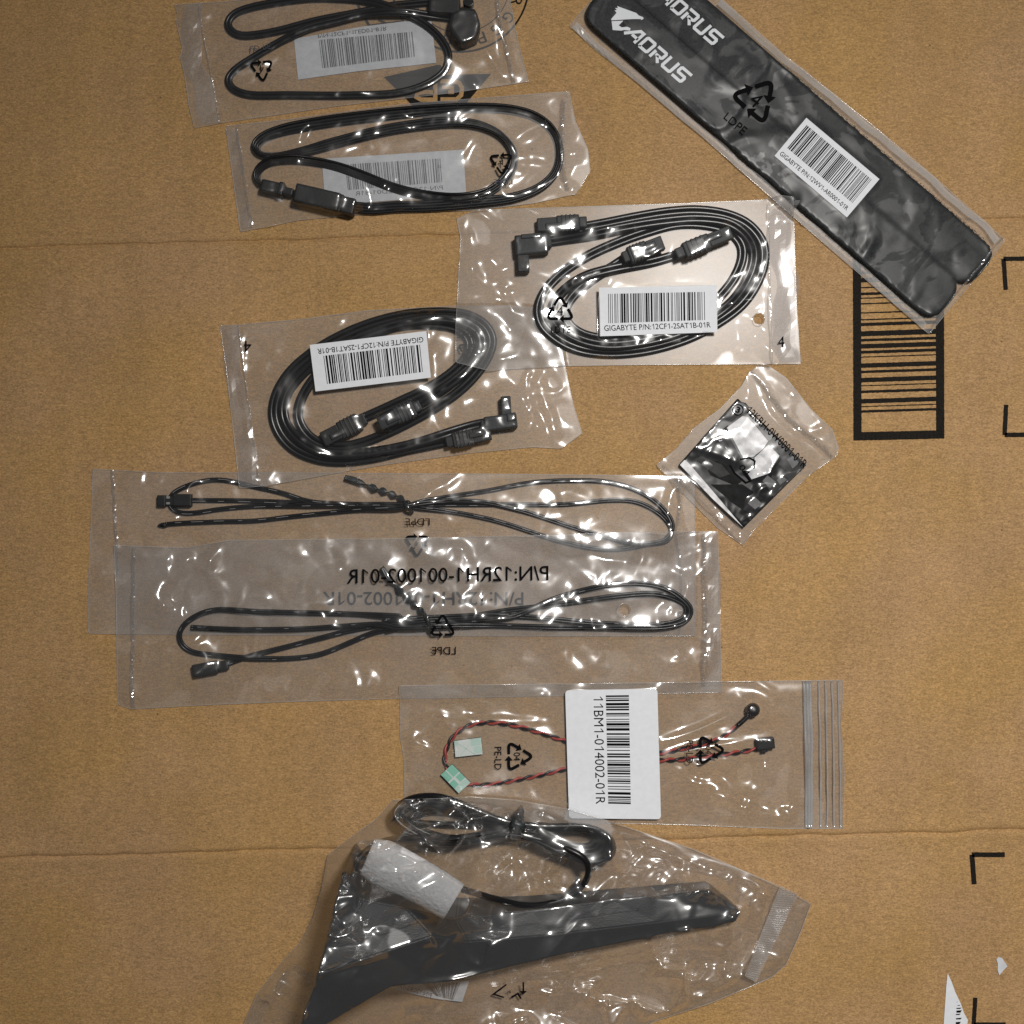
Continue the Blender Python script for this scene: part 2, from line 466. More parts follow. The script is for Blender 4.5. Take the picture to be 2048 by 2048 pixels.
_tx = {}; _ch = {}
def _raw(s, bold):
    cu = bpy.data.curves.new('t', 'FONT'); cu.body = s; cu.resolution_u = 3; cu.size = 1; cu.offset = bold
    ob = bpy.data.objects.new('t', cu); COL.objects.link(ob)
    dg = bpy.context.evaluated_depsgraph_get()
    me = bpy.data.meshes.new_from_object(ob.evaluated_get(dg))
    v = np.array([tuple(x.co)[:2] for x in me.vertices]); f = [tuple(p.vertices) for p in me.polygons]
    bpy.data.objects.remove(ob); bpy.data.curves.remove(cu); bpy.data.meshes.remove(me)
    return v, f
def _char(c, bold):
    if (c, bold) not in _ch:
        if c == ' ': _ch[(c, bold)] = (np.zeros((0, 2)), [], .30)
        elif c == '1':
            h = _raw('H', bold)[0][:, 1].max(); t = .085 + bold * 2
            _ch[(c, bold)] = (np.array([(.30, 0), (.30 + t, 0), (.30 + t, h), (.30, h), (.30 + t * .2, h), (.10, h - .17), (.10, h - .17 - t * .9), (.30, h - .10)]), [(0, 1, 2, 3), (4, 5, 6, 7)], .55)
        else:
            v, f = _raw(c, bold); _ch[(c, bold)] = (v, f, _raw('H' + c + 'H', bold)[0][:, 0].max() - _raw('HH', bold)[0][:, 0].max())
    return _ch[(c, bold)]
def text_geo(s, bold=0.0):
    if (s, bold) in _tx: return _tx[(s, bold)]
    V = []; F = []; x = 0
    for c in s:
        v, f, adv = _char(c, bold); k = len(V)
        V += [(p[0] + x, p[1]) for p in v]; F += [tuple(i + k for i in q) for q in f]; x += adv
    v = np.array(V); v = (v - v.min(0)) / (v.max(0) - v.min(0))
    _tx[(s, bold)] = (v, F); return v, F

def ink_mesh(name, px_pts, faces, mat, parent, z):
    P = np.asarray(px_pts, float)
    zz = z(P[:, 0], P[:, 1]) if callable(z) else np.full(len(P), z)
    return mk(name, Wn(P[:, 0], P[:, 1], zz), faces, mat, parent)

def text(s, quad, mat, parent, z, flipx=False, flipy=False, bold=0.0, name='printed_text'):
    v, f = text_geo(s, bold)
    u = 1 - v[:, 0] if flipx else v[:, 0]; vv = v[:, 1] if flipy else 1 - v[:, 1]
    return ink_mesh(name, bil(quad)(u, vv), f, mat, parent, z)

def sub(quad, u0, v0, u1, v1):
    f = bil(quad); return [tuple(f(a, b)) for a, b in ((u0, v0), (u1, v0), (u1, v1), (u0, v1))]

def rot180(q): return [q[2], q[3], q[0], q[1]]

def barcode(quad, mat, parent, z, n=44, seed=1, name='barcode', vertical=False):
    r = random.Random(seed); x = 0; bars = []
    while len(bars) < n:
        wv = r.choice((1, 1, 1, 2, 2, 3)); bars.append((x, x + wv)); x += wv + r.choice((1, 1, 1, 2, 2, 3))
    L = bars[-1][1]; f = bil(quad); V = []; F = []
    for a, b in bars:
        a /= L; b /= L; i = len(V)
        V += [f(a, 0), f(b, 0), f(b, 1), f(a, 1)] if not vertical else [f(0, a), f(1, a), f(1, b), f(0, b)]
        F.append((i + 3, i + 2, i + 1, i))
    return ink_mesh(name, V, F, mat, parent, z)

def stroke2(pts, wd):
    """thick polyline -> verts, faces in the same 2D space"""
    P = np.array(pts, float); n = len(P); V = []; F = []
    for i in range(n):
        a = P[i] - P[i - 1] if i > 0 else P[1] - P[0]
        b = P[i + 1] - P[i] if i < n - 1 else P[-1] - P[-2]
        a = a / (np.linalg.norm(a) + 1e-9); b = b / (np.linalg.norm(b) + 1e-9)
        t = a + b; t /= np.linalg.norm(t) + 1e-9
        nrm = np.array([-t[1], t[0]]); k = 1 / max(0.45, abs(np.dot(nrm, np.array([-a[1], a[0]]))))
        V += [P[i] + nrm * wd / 2 * k, P[i] - nrm * wd / 2 * k]
    for i in range(n - 1): F.append((2 * i, 2 * i + 1, 2 * i + 3, 2 * i + 2))
    return V, F

def merge(parts):
    V = []; F = []
    for v, f in parts:
        k = len(V); V += [tuple(p) for p in v]; F += [tuple(i + k for i in q) for q in f]
    return V, F

def recycle_geo():
    """three chasing arrows in a unit box centred on 0 (y up)"""
    parts = []; R = 0.60; rc = 0.13
    C = [np.array([R * math.cos(math.radians(a)), R * math.sin(math.radians(a))]) for a in (90, -30, 210)]
    for k in range(3):
        p, c, n = C[k - 1], C[k], C[(k + 1) % 3]
        d1 = (c - p) / np.linalg.norm(c - p); d2 = (n - c) / np.linalg.norm(n - c); Ls = np.linalg.norm(c - p)
        st = p + d1 * Ls * 0.58; a = c - d1 * rc * 1.6; b = c + d2 * rc * 1.6
        arc = [(1 - t) ** 2 * a + 2 * t * (1 - t) * c + t * t * b for t in np.linspace(0, 1, 6)]
        en = c + d2 * Ls * 0.36
        parts.append(stroke2(list(resamp([st] + arc[:-1], 12)) + list(resamp([arc[-1], en], 6)), 0.105))
        nn = np.array([-d2[1], d2[0]])
        parts.append(([en + nn * .15, en - nn * .15, en + d2 * .17], [(0, 1, 2)]))
    return merge(parts)
_rec = recycle_geo()

def recycle(cx, cy, size, ang, mat, parent, z, code='4', flipx=False, name='recycling_symbol', csize=0.32):
    V = np.array(_rec[0]); F = list(_rec[1])
    tv, tf = text_geo(code)
    asp = 0.62 * len(code)
    t = np.stack([(tv[:, 0] - .5) * csize * asp, (tv[:, 1] - .5) * csize], -1)
    k = len(V); V = np.vstack([V, t]); F += [tuple(i + k for i in q) for q in tf]
    if flipx: V = V * np.array([-1, 1])
    c, s = math.cos(math.radians(ang)), math.sin(math.radians(ang))
    x = cx + size * (V[:, 0] * c - V[:, 1] * s); y = cy - size * (V[:, 0] * s + V[:, 1] * c)
    return ink_mesh(name, np.stack([x, y], -1), F, mat, parent, z)

def drape(off=0.0003): return lambda x, y: samp(HM, x, y) + off

def ngon(name, poly, mat, parent, z, thick=0):
    bm = bmesh.new()
    zz = [z(p[0], p[1]) if callable(z) else z for p in poly]
    A = sum(poly[i][0] * poly[(i + 1) % len(poly)][1] - poly[(i + 1) % len(poly)][0] * poly[i][1] for i in range(len(poly)))
    vs = [bm.verts.new(W(p[0], p[1], h)) for p, h in zip(poly, zz)]
    if A > 0: vs.reverse()
    f = bm.faces.new(vs); bmesh.ops.triangulate(bm, faces=[f])
    me = bpy.data.meshes.new(name); bm.to_mesh(me); bm.free(); me.materials.append(mat)
    o = bpy.data.objects.new(name, me); COL.objects.link(o)
    if parent is not None:
        o.parent = parent
        if parent.type == 'EMPTY': o.matrix_parent_inverse = Matrix.Translation(-Vector(parent.location))
    return o

def round_quad(q, r, n=5):
    out = []; Q = [np.array(p[:2], float) for p in q]
    for i in range(4):
        p, c, nx = Q[i - 1], Q[i], Q[(i + 1) % 4]
        a = c + (p - c) / np.linalg.norm(p - c) * r; b = c + (nx - c) / np.linalg.norm(nx - c) * r
        for t in np.linspace(0, 1, n): out.append(tuple((1 - t) ** 2 * a + 2 * t * (1 - t) * c + t * t * b))
    return out

def sticker(parent, quad, z, mat, rad=0, thick=0.00015, name='label'):
    poly = round_quad(quad, rad) if rad else quad
    return poly_solid(name, poly, z, z + thick, mat, parent, 0)

# ---------------------------------------------------------------- film
def facets(xm, ym, cell, tilt, tau, r, warp=2.0):
    """crumpled sheet: smoothly blended small planes (mm)"""
    x0, x1, y0, y1 = xm.min(), xm.max(), ym.min(), ym.max()
    wx = warp * np.sin(ym / 7 + r.uniform(0, 6)) + warp * .6 * np.sin(xm / 4.1 + ym / 5 + r.uniform(0, 6))
    wy = warp * np.sin(xm / 8 + r.uniform(0, 6)) + warp * .6 * np.sin(xm / 5 - ym / 4.3 + r.uniform(0, 6))
    px_, py_ = (xm + wx).ravel(), (ym + wy).ravel()
    nx, ny = max(2, int((x1 - x0) / cell)), max(2, int((y1 - y0) / cell))
    sx, sy = np.meshgrid(np.linspace(x0, x1, nx), np.linspace(y0, y1, ny))
    sx = sx.ravel() + r.uniform(-.5, .5, sx.size) * cell; sy = sy.ravel() + r.uniform(-.5, .5, sy.size) * cell
    tx = r.normal(0, tilt, sx.size); ty = r.normal(0, tilt, sx.size); h = r.normal(0, tilt * cell * .25, sx.size)
    out = np.zeros(px_.size)
    for a in range(0, px_.size, 8000):
        X = px_[a:a + 8000, None]; Y = py_[a:a + 8000, None]
        d = np.hypot(X - sx, Y - sy); w_ = np.exp(-(d - d.min(1)[:, None]) / tau); w_ /= w_.sum(1)[:, None]
        out[a:a + 8000] = (w_ * (h + tx * (X - sx) + ty * (Y - sy))).sum(1)
    return out.reshape(xm.shape)

def lowfreq(xm, ym, lam, r, n=6):
    out = 0 * xm
    for _ in range(n):
        a = r.uniform(0, 2 * math.pi); l = lam * r.uniform(.7, 1.5)
        out += np.sin((xm * math.cos(a) + ym * math.sin(a)) * 2 * math.pi / l + r.uniform(0, 6.28))
    return out / math.sqrt(n)

def folds(xm, ym, lam, sharp, r):
    """long winding ridges of slack film"""
    wx = lowfreq(xm, ym, lam * .9, r) * lam * .10; wy = lowfreq(xm, ym, lam * .9, r) * lam * .10
    n = lowfreq(xm + wx, ym + wy, lam, r, 4)
    d = np.hypot(np.gradient(n, axis=0), np.gradient(n, axis=1)) + .35 * np.hypot(np.gradient(n, axis=0), np.gradient(n, axis=1)).mean()
    dmm = np.abs(n) / d * np.mean(np.hypot(np.gradient(xm, axis=1), np.gradient(ym, axis=1)))
    gate = np.clip(lowfreq(xm, ym, lam * 1.1, r) * .8 + .35, 0, 1.2)
    return np.exp(-(dmm / sharp) ** 1.4) * gate

def dist_poly(X, Y, poly):
    d = np.full(X.shape, 1e9); tt = np.zeros(X.shape); acc = 0
    seg = [math.dist(poly[i][:2], poly[i + 1][:2]) for i in range(len(poly) - 1)]; tot = sum(seg)
    for i in range(len(poly) - 1):
        x1, y1 = poly[i][:2]; x2, y2 = poly[i + 1][:2]; L2 = (x2 - x1) ** 2 + (y2 - y1) ** 2 + 1e-9
        t = np.clip(((X - x1) * (x2 - x1) + (Y - y1) * (y2 - y1)) / L2, 0, 1)
        dd = np.hypot(X - x1 - t * (x2 - x1), Y - y1 - t * (y2 - y1))
        m = dd < d; d[m] = dd[m]; tt[m] = (acc + t[m] * seg[i]) / tot
        acc += seg[i]
    return d, tt

def film(parent, top, right, bottom, left, seed, mat='film', drop=16.0, cell=9.0, tilt=0.09, tau=1.7, pillow=0.6, fold=0.55, fsharp=1.7, flam=24, soft=2,
         creases=(), flats=(), spacing=3.4, edge=True, holes=(), calm=(), wild=(), edge_fade=26, back=True, haze=.12, tension_it=500, cscale=1.0, cwide=1.5, pil_lam=38, clear=0.0002):
    global HM
    r = np.random.default_rng(seed)
    def plen(q): return float(np.linalg.norm(np.diff(np.array([p[:2] for p in q]), axis=0), axis=1).sum())
    nx = int(max(plen(top), plen(bottom)) / spacing); ny = int(max(plen(left), plen(right)) / spacing)
    T, B, Lf, Rt = resamp(top, nx), resamp(bottom, nx), resamp(left, ny), resamp(right, ny)
    u = np.linspace(0, 1, nx)[None, :, None]; v = np.linspace(0, 1, ny)[:, None, None]
    G = (1 - v) * T[None] + v * B[None] + (1 - u) * Lf[:, None] + u * Rt[:, None] \
        - ((1 - u) * (1 - v) * T[0] + u * (1 - v) * T[-1] + (1 - u) * v * B[0] + u * v * B[-1])
    X, Y = G[..., 0], G[..., 1]; xm, ym = X * PXMM, Y * PXMM
    base = samp(HM, X, Y) + 0.00015
    obs = np.maximum(samp(CM, X, Y), base) + clear
    flatmask = np.zeros(X.shape, bool); zl = []
    for q in flats:
        m = in_poly(X, Y, q); h = obs[m].max() + 0.0002
        zl.append(h); obs[m] = h; flatmask |= m
    zb = base + 0.0003
    dx = spacing * S
    def relax(o, its, dropmm, hmax):
        g = hmax * (dx * 1000) ** 2 / (2 * dropmm ** 2) / 2
        z = o.copy()
        for _ in range(its):
            a = 0.25 * (z[:-2, 1:-1] + z[2:, 1:-1] + z[1:-1, :-2] + z[1:-1, 2:]) - g
            z[1:-1, 1:-1] = np.maximum(o[1:-1, 1:-1], a)
        return z
    hmax = max(0.0015, float((obs - base).max()))
    z = relax(obs, tension_it, drop, hmax)
    # edge falloff in px
    ii = np.minimum(np.arange(ny), np.arange(ny)[::-1])[:, None] * spacing; jj = np.minimum(np.arange(nx), np.arange(nx)[::-1])[None, :] * spacing
    ed = np.clip(np.minimum(ii, jj) / edge_fade, 0, 1); ed = ed * ed * (3 - 2 * ed)
    amp = np.clip(0.55 + 0.5 * lowfreq(xm, ym, 45, r), 0.12, 1.5)
    for poly in calm: amp *= np.where(in_poly(X, Y, poly), 0.25, 1)
    for poly, k in wild: 
        m = in_poly(X, Y, poly); amp = np.where(m, np.maximum(amp, .8) * k, amp)
    amp = np.where(flatmask, 0, amp); 
    for _ in range(6):
        amp[1:-1, 1:-1] = 0.25 * (amp[:-2, 1:-1] + amp[2:, 1:-1] + amp[1:-1, :-2] + amp[1:-1, 2:])
    wr = facets(xm, ym, cell, tilt * 1.25, tau, r) + 0.25 * facets(xm, ym, cell * .5, tilt, tau * .6, r, 1.0)
    wr = wr + fold * (folds(xm, ym, flam, fsharp, r) + .7 * folds(xm, ym, flam * .55, fsharp * .7, r))
    pil = np.maximum(0, 0.35 + lowfreq(xm, ym, pil_lam, r)) * pillow
    add = (wr * amp + pil) * ed * MM
    for c in creases:
        pts, h, wd = c[:3]; d, t = dist_poly(X, Y, catmull(pts, 6) if len(pts) > 2 else pts)
        wd = wd * cwide; prof = np.clip(1 - d / wd, 0, 1) ** (c[3] if len(c) > 3 else 1.3)
        add += h * cscale * MM * prof * np.sin(math.pi * np.clip(t, 0.0, 1.0) * .94 + .1) ** .5
    for a in range(soft): add[1:-1, 1:-1] = 0.5 * add[1:-1, 1:-1] + 0.125 * (add[:-2, 1:-1] + add[2:, 1:-1] + add[1:-1, :-2] + add[1:-1, 2:])
    z = np.maximum(z + add * np.where(flatmask, 0.0, 1), obs)
    for a in range(1): z[1:-1, 1:-1] = 0.5 * z[1:-1, 1:-1] + 0.125 * (z[:-2, 1:-1] + z[2:, 1:-1] + z[1:-1, :-2] + z[1:-1, 2:])
    for q, h in zip(flats, zl): z[in_poly(X, Y, q)] = h
    # cut holes
    kill = np.zeros((ny - 1, nx - 1), bool)
    for hx, hy, hr in holes:
        d = np.hypot(X - hx, Y - hy); a = np.arctan2(Y - hy, X - hx); m = np.abs(d - hr) < spacing * .6
        X = np.where(m, hx + hr * np.cos(a), X); Y = np.where(m, hy + hr * np.sin(a), Y)
        cx = (X[:-1, :-1] + X[1:, 1:]) / 2; cy = (Y[:-1, :-1] + Y[1:, 1:]) / 2
        kill |= np.hypot(cx - hx, cy - hy) < hr * .98
    V = Wn(X, Y, z).reshape(-1, 3)
    idx = np.arange(ny * nx).reshape(ny, nx)
    Q = np.stack([idx[1:, :-1], idx[1:, 1:], idx[:-1, 1:], idx[:-1, :-1]], -1)
    F = Q[~kill].reshape(-1, 4).tolist()
    mk('top_film', V, F, M[mat], parent, True)
    if back:
        st = 1 if holes else 3; ys = np.unique(np.r_[np.arange(0, ny, st), ny - 1]); xs = np.unique(np.r_[np.arange(0, nx, st), nx - 1])
        zbm = zb[np.ix_(ys, xs)]; Xb = X[np.ix_(ys, xs)]; Yb = Y[np.ix_(ys, xs)]
        idb = np.arange(len(ys) * len(xs)).reshape(len(ys), len(xs))
        kb = np.zeros((len(ys) - 1, len(xs) - 1), bool)
        for hx, hy, hr in holes:
            cx = (Xb[:-1, :-1] + Xb[1:, 1:]) / 2; cy = (Yb[:-1, :-1] + Yb[1:, 1:]) / 2
            kb |= np.hypot(cx - hx, cy - hy) < hr * .98
        Qb = np.stack([idb[1:, :-1], idb[1:, 1:], idb[:-1, 1:], idb[:-1, :-1]], -1)[~kb].reshape(-1, 4).tolist()
        mk('back_film', Wn(Xb, Yb, zbm).reshape(-1, 3), Qb, back_mat(haze), parent, True)
    if edge:
        bx = np.r_[X[0], X[1:, -1], X[-1, ::-1][1:], X[::-1, 0][1:-1]]; by = np.r_[Y[0], Y[1:, -1], Y[-1, ::-1][1:], Y[::-1, 0][1:-1]]
        bz = np.r_[z[0], z[1:, -1], z[-1, ::-1][1:], z[::-1, 0][1:-1]]
        s_ = slice(0, None, 2)
        P3 = Wn(np.r_[bx[s_], bx[0]], np.r_[by[s_], by[0]], np.r_[bz[s_], bz[0]])
        Ve, Fe = sweep(P3, circ(0.00016, 4)); mk('film_edge', Ve, Fe, M['edge'], parent, True)
    # deposit
    Xs, Ys, zs = [X], [Y], [z]
    for a, b in ((.5, 0), (0, .5), (.5, .5)):
        f_ = lambda Q: (Q[:-1, :-1] * (1 - a) + Q[:-1, 1:] * a) * (1 - b) + (Q[1:, :-1] * (1 - a) + Q[1:, 1:] * a) * b
        Xs.append(f_(X)); Ys.append(f_(Y)); zs.append(f_(z))
    X = np.concatenate([q.ravel() for q in Xs]); Y = np.concatenate([q.ravel() for q in Ys]); z = np.concatenate([q.ravel() for q in zs])
    gi = np.clip(((X - X0) / CELL).round().astype(int), 1, NR - 2).ravel(); gj = np.clip(((Y - X0) / CELL).round().astype(int), 1, NR - 2).ravel()
    zz = z.ravel()
    for a in (-1, 0, 1):
        for b in (-1, 0, 1): np.maximum.at(HM, (gj + a, gi + b), zz)
    return zl

def seal(parent, path, wd, amp=0.35, name='heat_seal', mat='seal', seed=1, step=2.6, nacross=4):
    r = np.random.default_rng(seed); P = resamp(path, max(4, int(sum(math.dist(path[i][:2], path[i + 1][:2]) for i in range(len(path) - 1)) / step)))
    t = np.gradient(P, axis=0); t /= np.linalg.norm(t, axis=1)[:, None]; nrm = np.stack([-t[:, 1], t[:, 0]], -1)
    wob = smooth1(r.normal(0, 1, len(P)), 2) * wd * .25
    V = []; n = len(P)
    for j in range(nacross):
        a = (j / (nacross - 1) - .5) * wd
        q = P + nrm * (a + wob)[:, None]
        h = samp(HM, q[:, 0], q[:, 1]) + 0.00015 + (np.abs(r.normal(0, amp, n)) * MM if 0 < j < nacross - 1 else 0)
        V.append(Wn(q[:, 0], q[:, 1], h))
    V = np.stack(V, 1).reshape(-1, 3); F = []
    for i in range(n - 1):
        for j in range(nacross - 1):
            a = i * nacross + j; F.append((a, a + 1, a + nacross + 1, a + nacross))
    return mk(name, V, F, M[mat], parent, False)

def begin():
    global CM
    CM = HM + 0.0002

# ================================================================ the cardboard
def cardboard():
    # rows follow the two pressed score lines (left y, right y)
    creases = [(-1, (497, 438)), (1, (1716, 1659))]
    rows = []
    for y in np.arange(-960, 3001, 60): rows.append((y, y))
    def row_at(a, b): rows.append((a, b))
    rows = [q for q in rows if all(abs(q[0] - (c[1][0] + c[1][1]) / 2) > 75 for c in creases)]
    for _, (a, b) in creases:
        for o in (-40, -26, -16, -10, -6, -3.5, -1.5, 0, 1.5, 3.5, 6, 10, 16, 26, 40): row_at(a + o, b + o)
    rows.sort(key=lambda q: q[0] + q[1])
    xs = np.linspace(-960, 3000, 208); V = []; r = np.random.default_rng(3)
    jit = smooth1(r.normal(0, 1, 208), 1) * 2.2
    for a, b in rows:
        y = a + (b - a) * xs / 2048.0
        z = np.zeros(len(xs))
        for k, (_, (ca, cb)) in enumerate(creases):
            cy = ca + (cb - ca) * xs / 2048.0; d = y - cy
            z += -0.00085 * np.exp(-(d / 2.8) ** 2) + 0.00022 * np.exp(-((np.abs(d) - 11) / 8) ** 2)
        yy = y + jit * np.exp(-((a - creases[0][1][0]) / 60) ** 2) + np.roll(jit, 40) * np.exp(-((a - creases[1][1][0]) / 60) ** 2)
        # slight waviness of the board
        z += 0.00010 * np.sin(xs / 70.0) * np.sin(y / 160.0 + 1) - 0.00025
        for (hx, hy, hr, hd) in ((92, 1052, 16, -.0006), (240, 520, 16, -.0003), (828, 470, 34, .0004)):
            z += hd * np.exp(-(((xs - hx) / hr) ** 2 + ((y - hy) / (hr * 1.6)) ** 2))
        V.append(Wn(xs, yy, z))
    ny, nx = len(V), len(xs); V = np.array(V).reshape(-1, 3); F = []
    for j in range(ny - 1):
        for i in range(nx - 1):
            a = j * nx + i; F.append((a + nx, a + nx + 1, a + 1, a))
    # thickness of the board
    k = len(V); bt = V.copy(); bt[:, 2] = -0.005; corners = [0, nx - 1, ny * nx - 1, (ny - 1) * nx]
    V = np.vstack([V, bt[corners]]); F.append((k, k + 1, k + 2, k + 3))
    tops = [list(range(0, nx)), list(range(nx - 1, ny * nx, nx)), list(range(ny * nx - 1, (ny - 1) * nx - 1, -1)), list(range((ny - 1) * nx, -1, -nx))]
    for q, s_ in enumerate(tops):
        F.append(tuple(s_) + (k + (q + 1) % 4, k + q))
    o = mk('cardboard', V, F, M['card'], None, True)
    o['kind'] = 'structure'; return o
board = cardboard()
ZC = 0.00012

def rough_bar(a, b, wd, r, nseg=None):
    """printed bar with slightly ragged edges: px verts + faces"""
    a = np.array(a, float); b = np.array(b, float); L = np.linalg.norm(b - a); n = nseg or max(2, int(L / 4))
    t = (b - a) / L; nr = np.array([-t[1], t[0]]); V = []; F = []
    for i in range(n + 1):
        p = a + t * L * i / n
        V += [p + nr * (wd / 2 + r.uniform(-.35, .35)), p - nr * (wd / 2 + r.uniform(-.35, .35))]
    for i in range(n): F.append((2 * i, 2 * i + 1, 2 * i + 3, 2 * i + 2))
    return V, F

def prints():
    r = random.Random(5)
    # shipping barcode in its heavy frame
    parts = []
    k = RK.k
    ys = [(-30, 8), (20, 22), (80, 8), (150, 36), (215, 8), (280, 22), (345, 38), (410, 9),
          (465, 22), (503, 9), (552, 10), (632, 10), (692, 10), (733, 27), (815, 44), (872, 22), (925, 38), (977, 25), (1020, 8), (1095, 38), (1150, 22), (1222, 38),
          (1272, 8), (1325, 22), (1408, 38), (1455, 7), (1498, 20)]
    for y, th in ys: parts.append(rough_bar(*RK((186, y + 8), (846, y - 14)), th / k, r))
    ink_mesh('printed_barcode', *merge(parts), M['ink_card'], board, ZC)
    fr = [rough_bar(*RK((148, -70), (155, 1750)), 70 / k, r), rough_bar(*RK((878, -70), (882, 1742)), 70 / k, r)]
    ink_mesh('printed_barcode_frame', *merge(fr), M['ink_card'], board, ZC + .00005)
    ink_mesh('printed_barcode_frame', *merge([rough_bar(*RK((121, 1724), (917, 1706)), 72 / k, r), rough_bar(*RK((121, -90), (917, -108)), 72 / k, r)]), M['ink_card'], board, ZC + .0001)
    # corner brackets
    def bracket(R, c, a, b, wd):
        (cx, cy), (ax, ay), (bx, by) = R(c, a, b)
        ink_mesh('printed_corner_bracket', *merge([rough_bar((cx, cy), (ax, ay), wd, r), rough_bar((cx, cy), (bx, by), wd, r)]), M['ink_card'], board, ZC)
    bracket(RK, (1437, 165), (1900, 160), (1456, 437), 8.6)
    bracket(RK, (1447, 1712), (1900, 1704), (1460, 1446), 8.6)
    bracket(RL, (1156, 328), (1467, 328), (1177, 608), 9.6)
    bracket(RL, (1172, 1936), (1475, 1936), (1188, 1682), 8.2)
    # triangular emblem with the two letters knocked out, upside down
    emb = RN((805, 595), (1210, 590), (1222, 500), (1240, 500), (1290, 578), (1632, 570), (1420, 820), (1320, 940), (1125, 940), (1050, 845), (960, 745))
    ngon('printed_emblem', emb, M['ink_card'], board, ZC)
    def knock(pts, wd):
        V, F = stroke2(RN(*pts), wd); ink_mesh('printed_emblem_letter', V, F, M['card_edge'], board, ZC + .0002)
    knock([(1238, 628), (1340, 628), (1385, 640), (1408, 680), (1400, 735), (1365, 768), (1240, 768)], 8.5)
    knock([(1252, 672), (1330, 678), (1330, 712), (1300, 712)], 7.5)
    knock([(1200, 630), (1200, 770), (1090, 770), (1055, 750), (1062, 720), (1110, 712), (1190, 712)], 8.5)
    text('GP', RN((1192, 840), (1252, 838), (1252, 826), (1192, 828)), M['card_edge'], board, ZC + .0002, flipx=True)
    # round stamp
    cx, cy = RN((1395, -130))[0]; RR = 137
    ring = [(cx + RR * math.cos(a), cy + RR * math.sin(a)) for a in np.linspace(0.02 * math.pi, 0.98 * math.pi, 60)]
    V, F = stroke2(ring, 3.6); ink_mesh('printed_stamp', V, F, M['ink_card'], board, ZC)
    ring = [(cx + RR * .72 * math.cos(a), cy + RR * .72 * math.sin(a)) for a in np.linspace(0.02 * math.pi, 0.98 * math.pi, 60)]
    V, F = stroke2(ring, 1.6); ink_mesh('printed_stamp', V, F, M['ink_card'], board, ZC)
    for i, ch in enumerate('RGGPRGRG'):
        a = math.radians(18 + i * 17); x, y = cx + RR * .855 * math.cos(a), cy + RR * .855 * math.sin(a)
        text(ch, quad_c(x, y, 17, 22, -math.degrees(a) + 90 + 180), M['ink_card'], board, ZC, name='printed_stamp_letter')
    V, F = merge([stroke2(RN((560, -40), (690, 200)), 5), stroke2(RN((690, 200), (960, 165)), 5), stroke2(RN((760, 150), (840, 190)), 4)])
    ink_mesh('printed_symbol', V, F, M['ink_card'], board, ZC)
prints()

# torn white label and paper scrap left on the board
tl = poly_solid('torn_label', RL((925, 1452), (962, 1530), (995, 1625), (1052, 1745), (1080, 1830), (1118, 1896), (1100, 1990), (1130, 2080), (1200, 2300), (870, 2300), (888, 1932), (912, 1580)), 0.0, 0.0003, M['paper'], None, 0)
tag(tl, 'torn triangular white barcode label stuck at lower right edge', 'label')
V, F = [], []
for (y, a, b, th) in ((1725, 1015, 1025, 8), (1757, 1018, 1050, 5), (1785, 1008, 1058, 9), (1815, 1008, 1060, 20), (1842, 1003, 1050, 9), (1883, 1004, 1060, 12), (1925, 1002, 1050, 22), (1965, 1000, 1080, 12), (2010, 1000, 1080, 20)):
    p = RL((a, y - th / 2), (b, y - th / 2 - 4), (b - 14, y + th / 2), (a, y + th / 2)); k = len(V); V += p; F.append((k + 3, k + 2, k + 1, k))
ink_mesh('barcode', V, F, M['ink'], tl, 0.0004)
ps = poly_solid('paper_scrap', RL((1388, 1325), (1402, 1300), (1440, 1305), (1462, 1340), (1492, 1385), (1452, 1425), (1415, 1472), (1398, 1420), (1400, 1360)), 0.0, 0.0003, M['paper_thin'], None, 0)
tag(ps, 'small torn scrap of white paper above torn barcode label', 'paper scrap')
stamp_poly(HM, RL((925, 1452), (1118, 1896), (1200, 2300), (870, 2300)), .0003)

# ================================================================ connectors
def sata_plug(cord, cx, cy, ang, L, wd, mat, z0, angled=None):
    """moulded plug: overmould with ribs, wider latch block, nose. ang = picture degrees along the plug axis (cable -> nose)"""
    c, s = math.cos(math.radians(ang)), -math.sin(math.radians(ang))
    def at(t, o=0): return (cx + c * t * L - s * o * wd, cy + s * t * L + c * o * wd)
    ht = 0.0052
    body = box('connector', *at(-.14), L * .46, wd, ang, z0, z0 + ht, mat, cord, .0006)
    for k in range(4):
        x, y = at(-.28 + k * .085)
        box('rib', x, y, L * .035, wd * 1.06, ang, z0 + .0004, z0 + ht + .0005, mat, body, .0002)
    box('strain_relief', *at(-.44), L * .16, wd * .66, ang, z0 + .0006, z0 + ht * .8, mat, body, .0005)
    box('plug_nose', *at(.28), L * .40, wd * .84, ang, z0 + .0003, z0 + ht * .92, mat, body, .0004)
    x, y = at(.16, -.1)
    box('latch', x, y, L * .30, wd * .34, ang, z0 + ht * .88, z0 + ht * 1.12, mat, body, .0003)
    return body

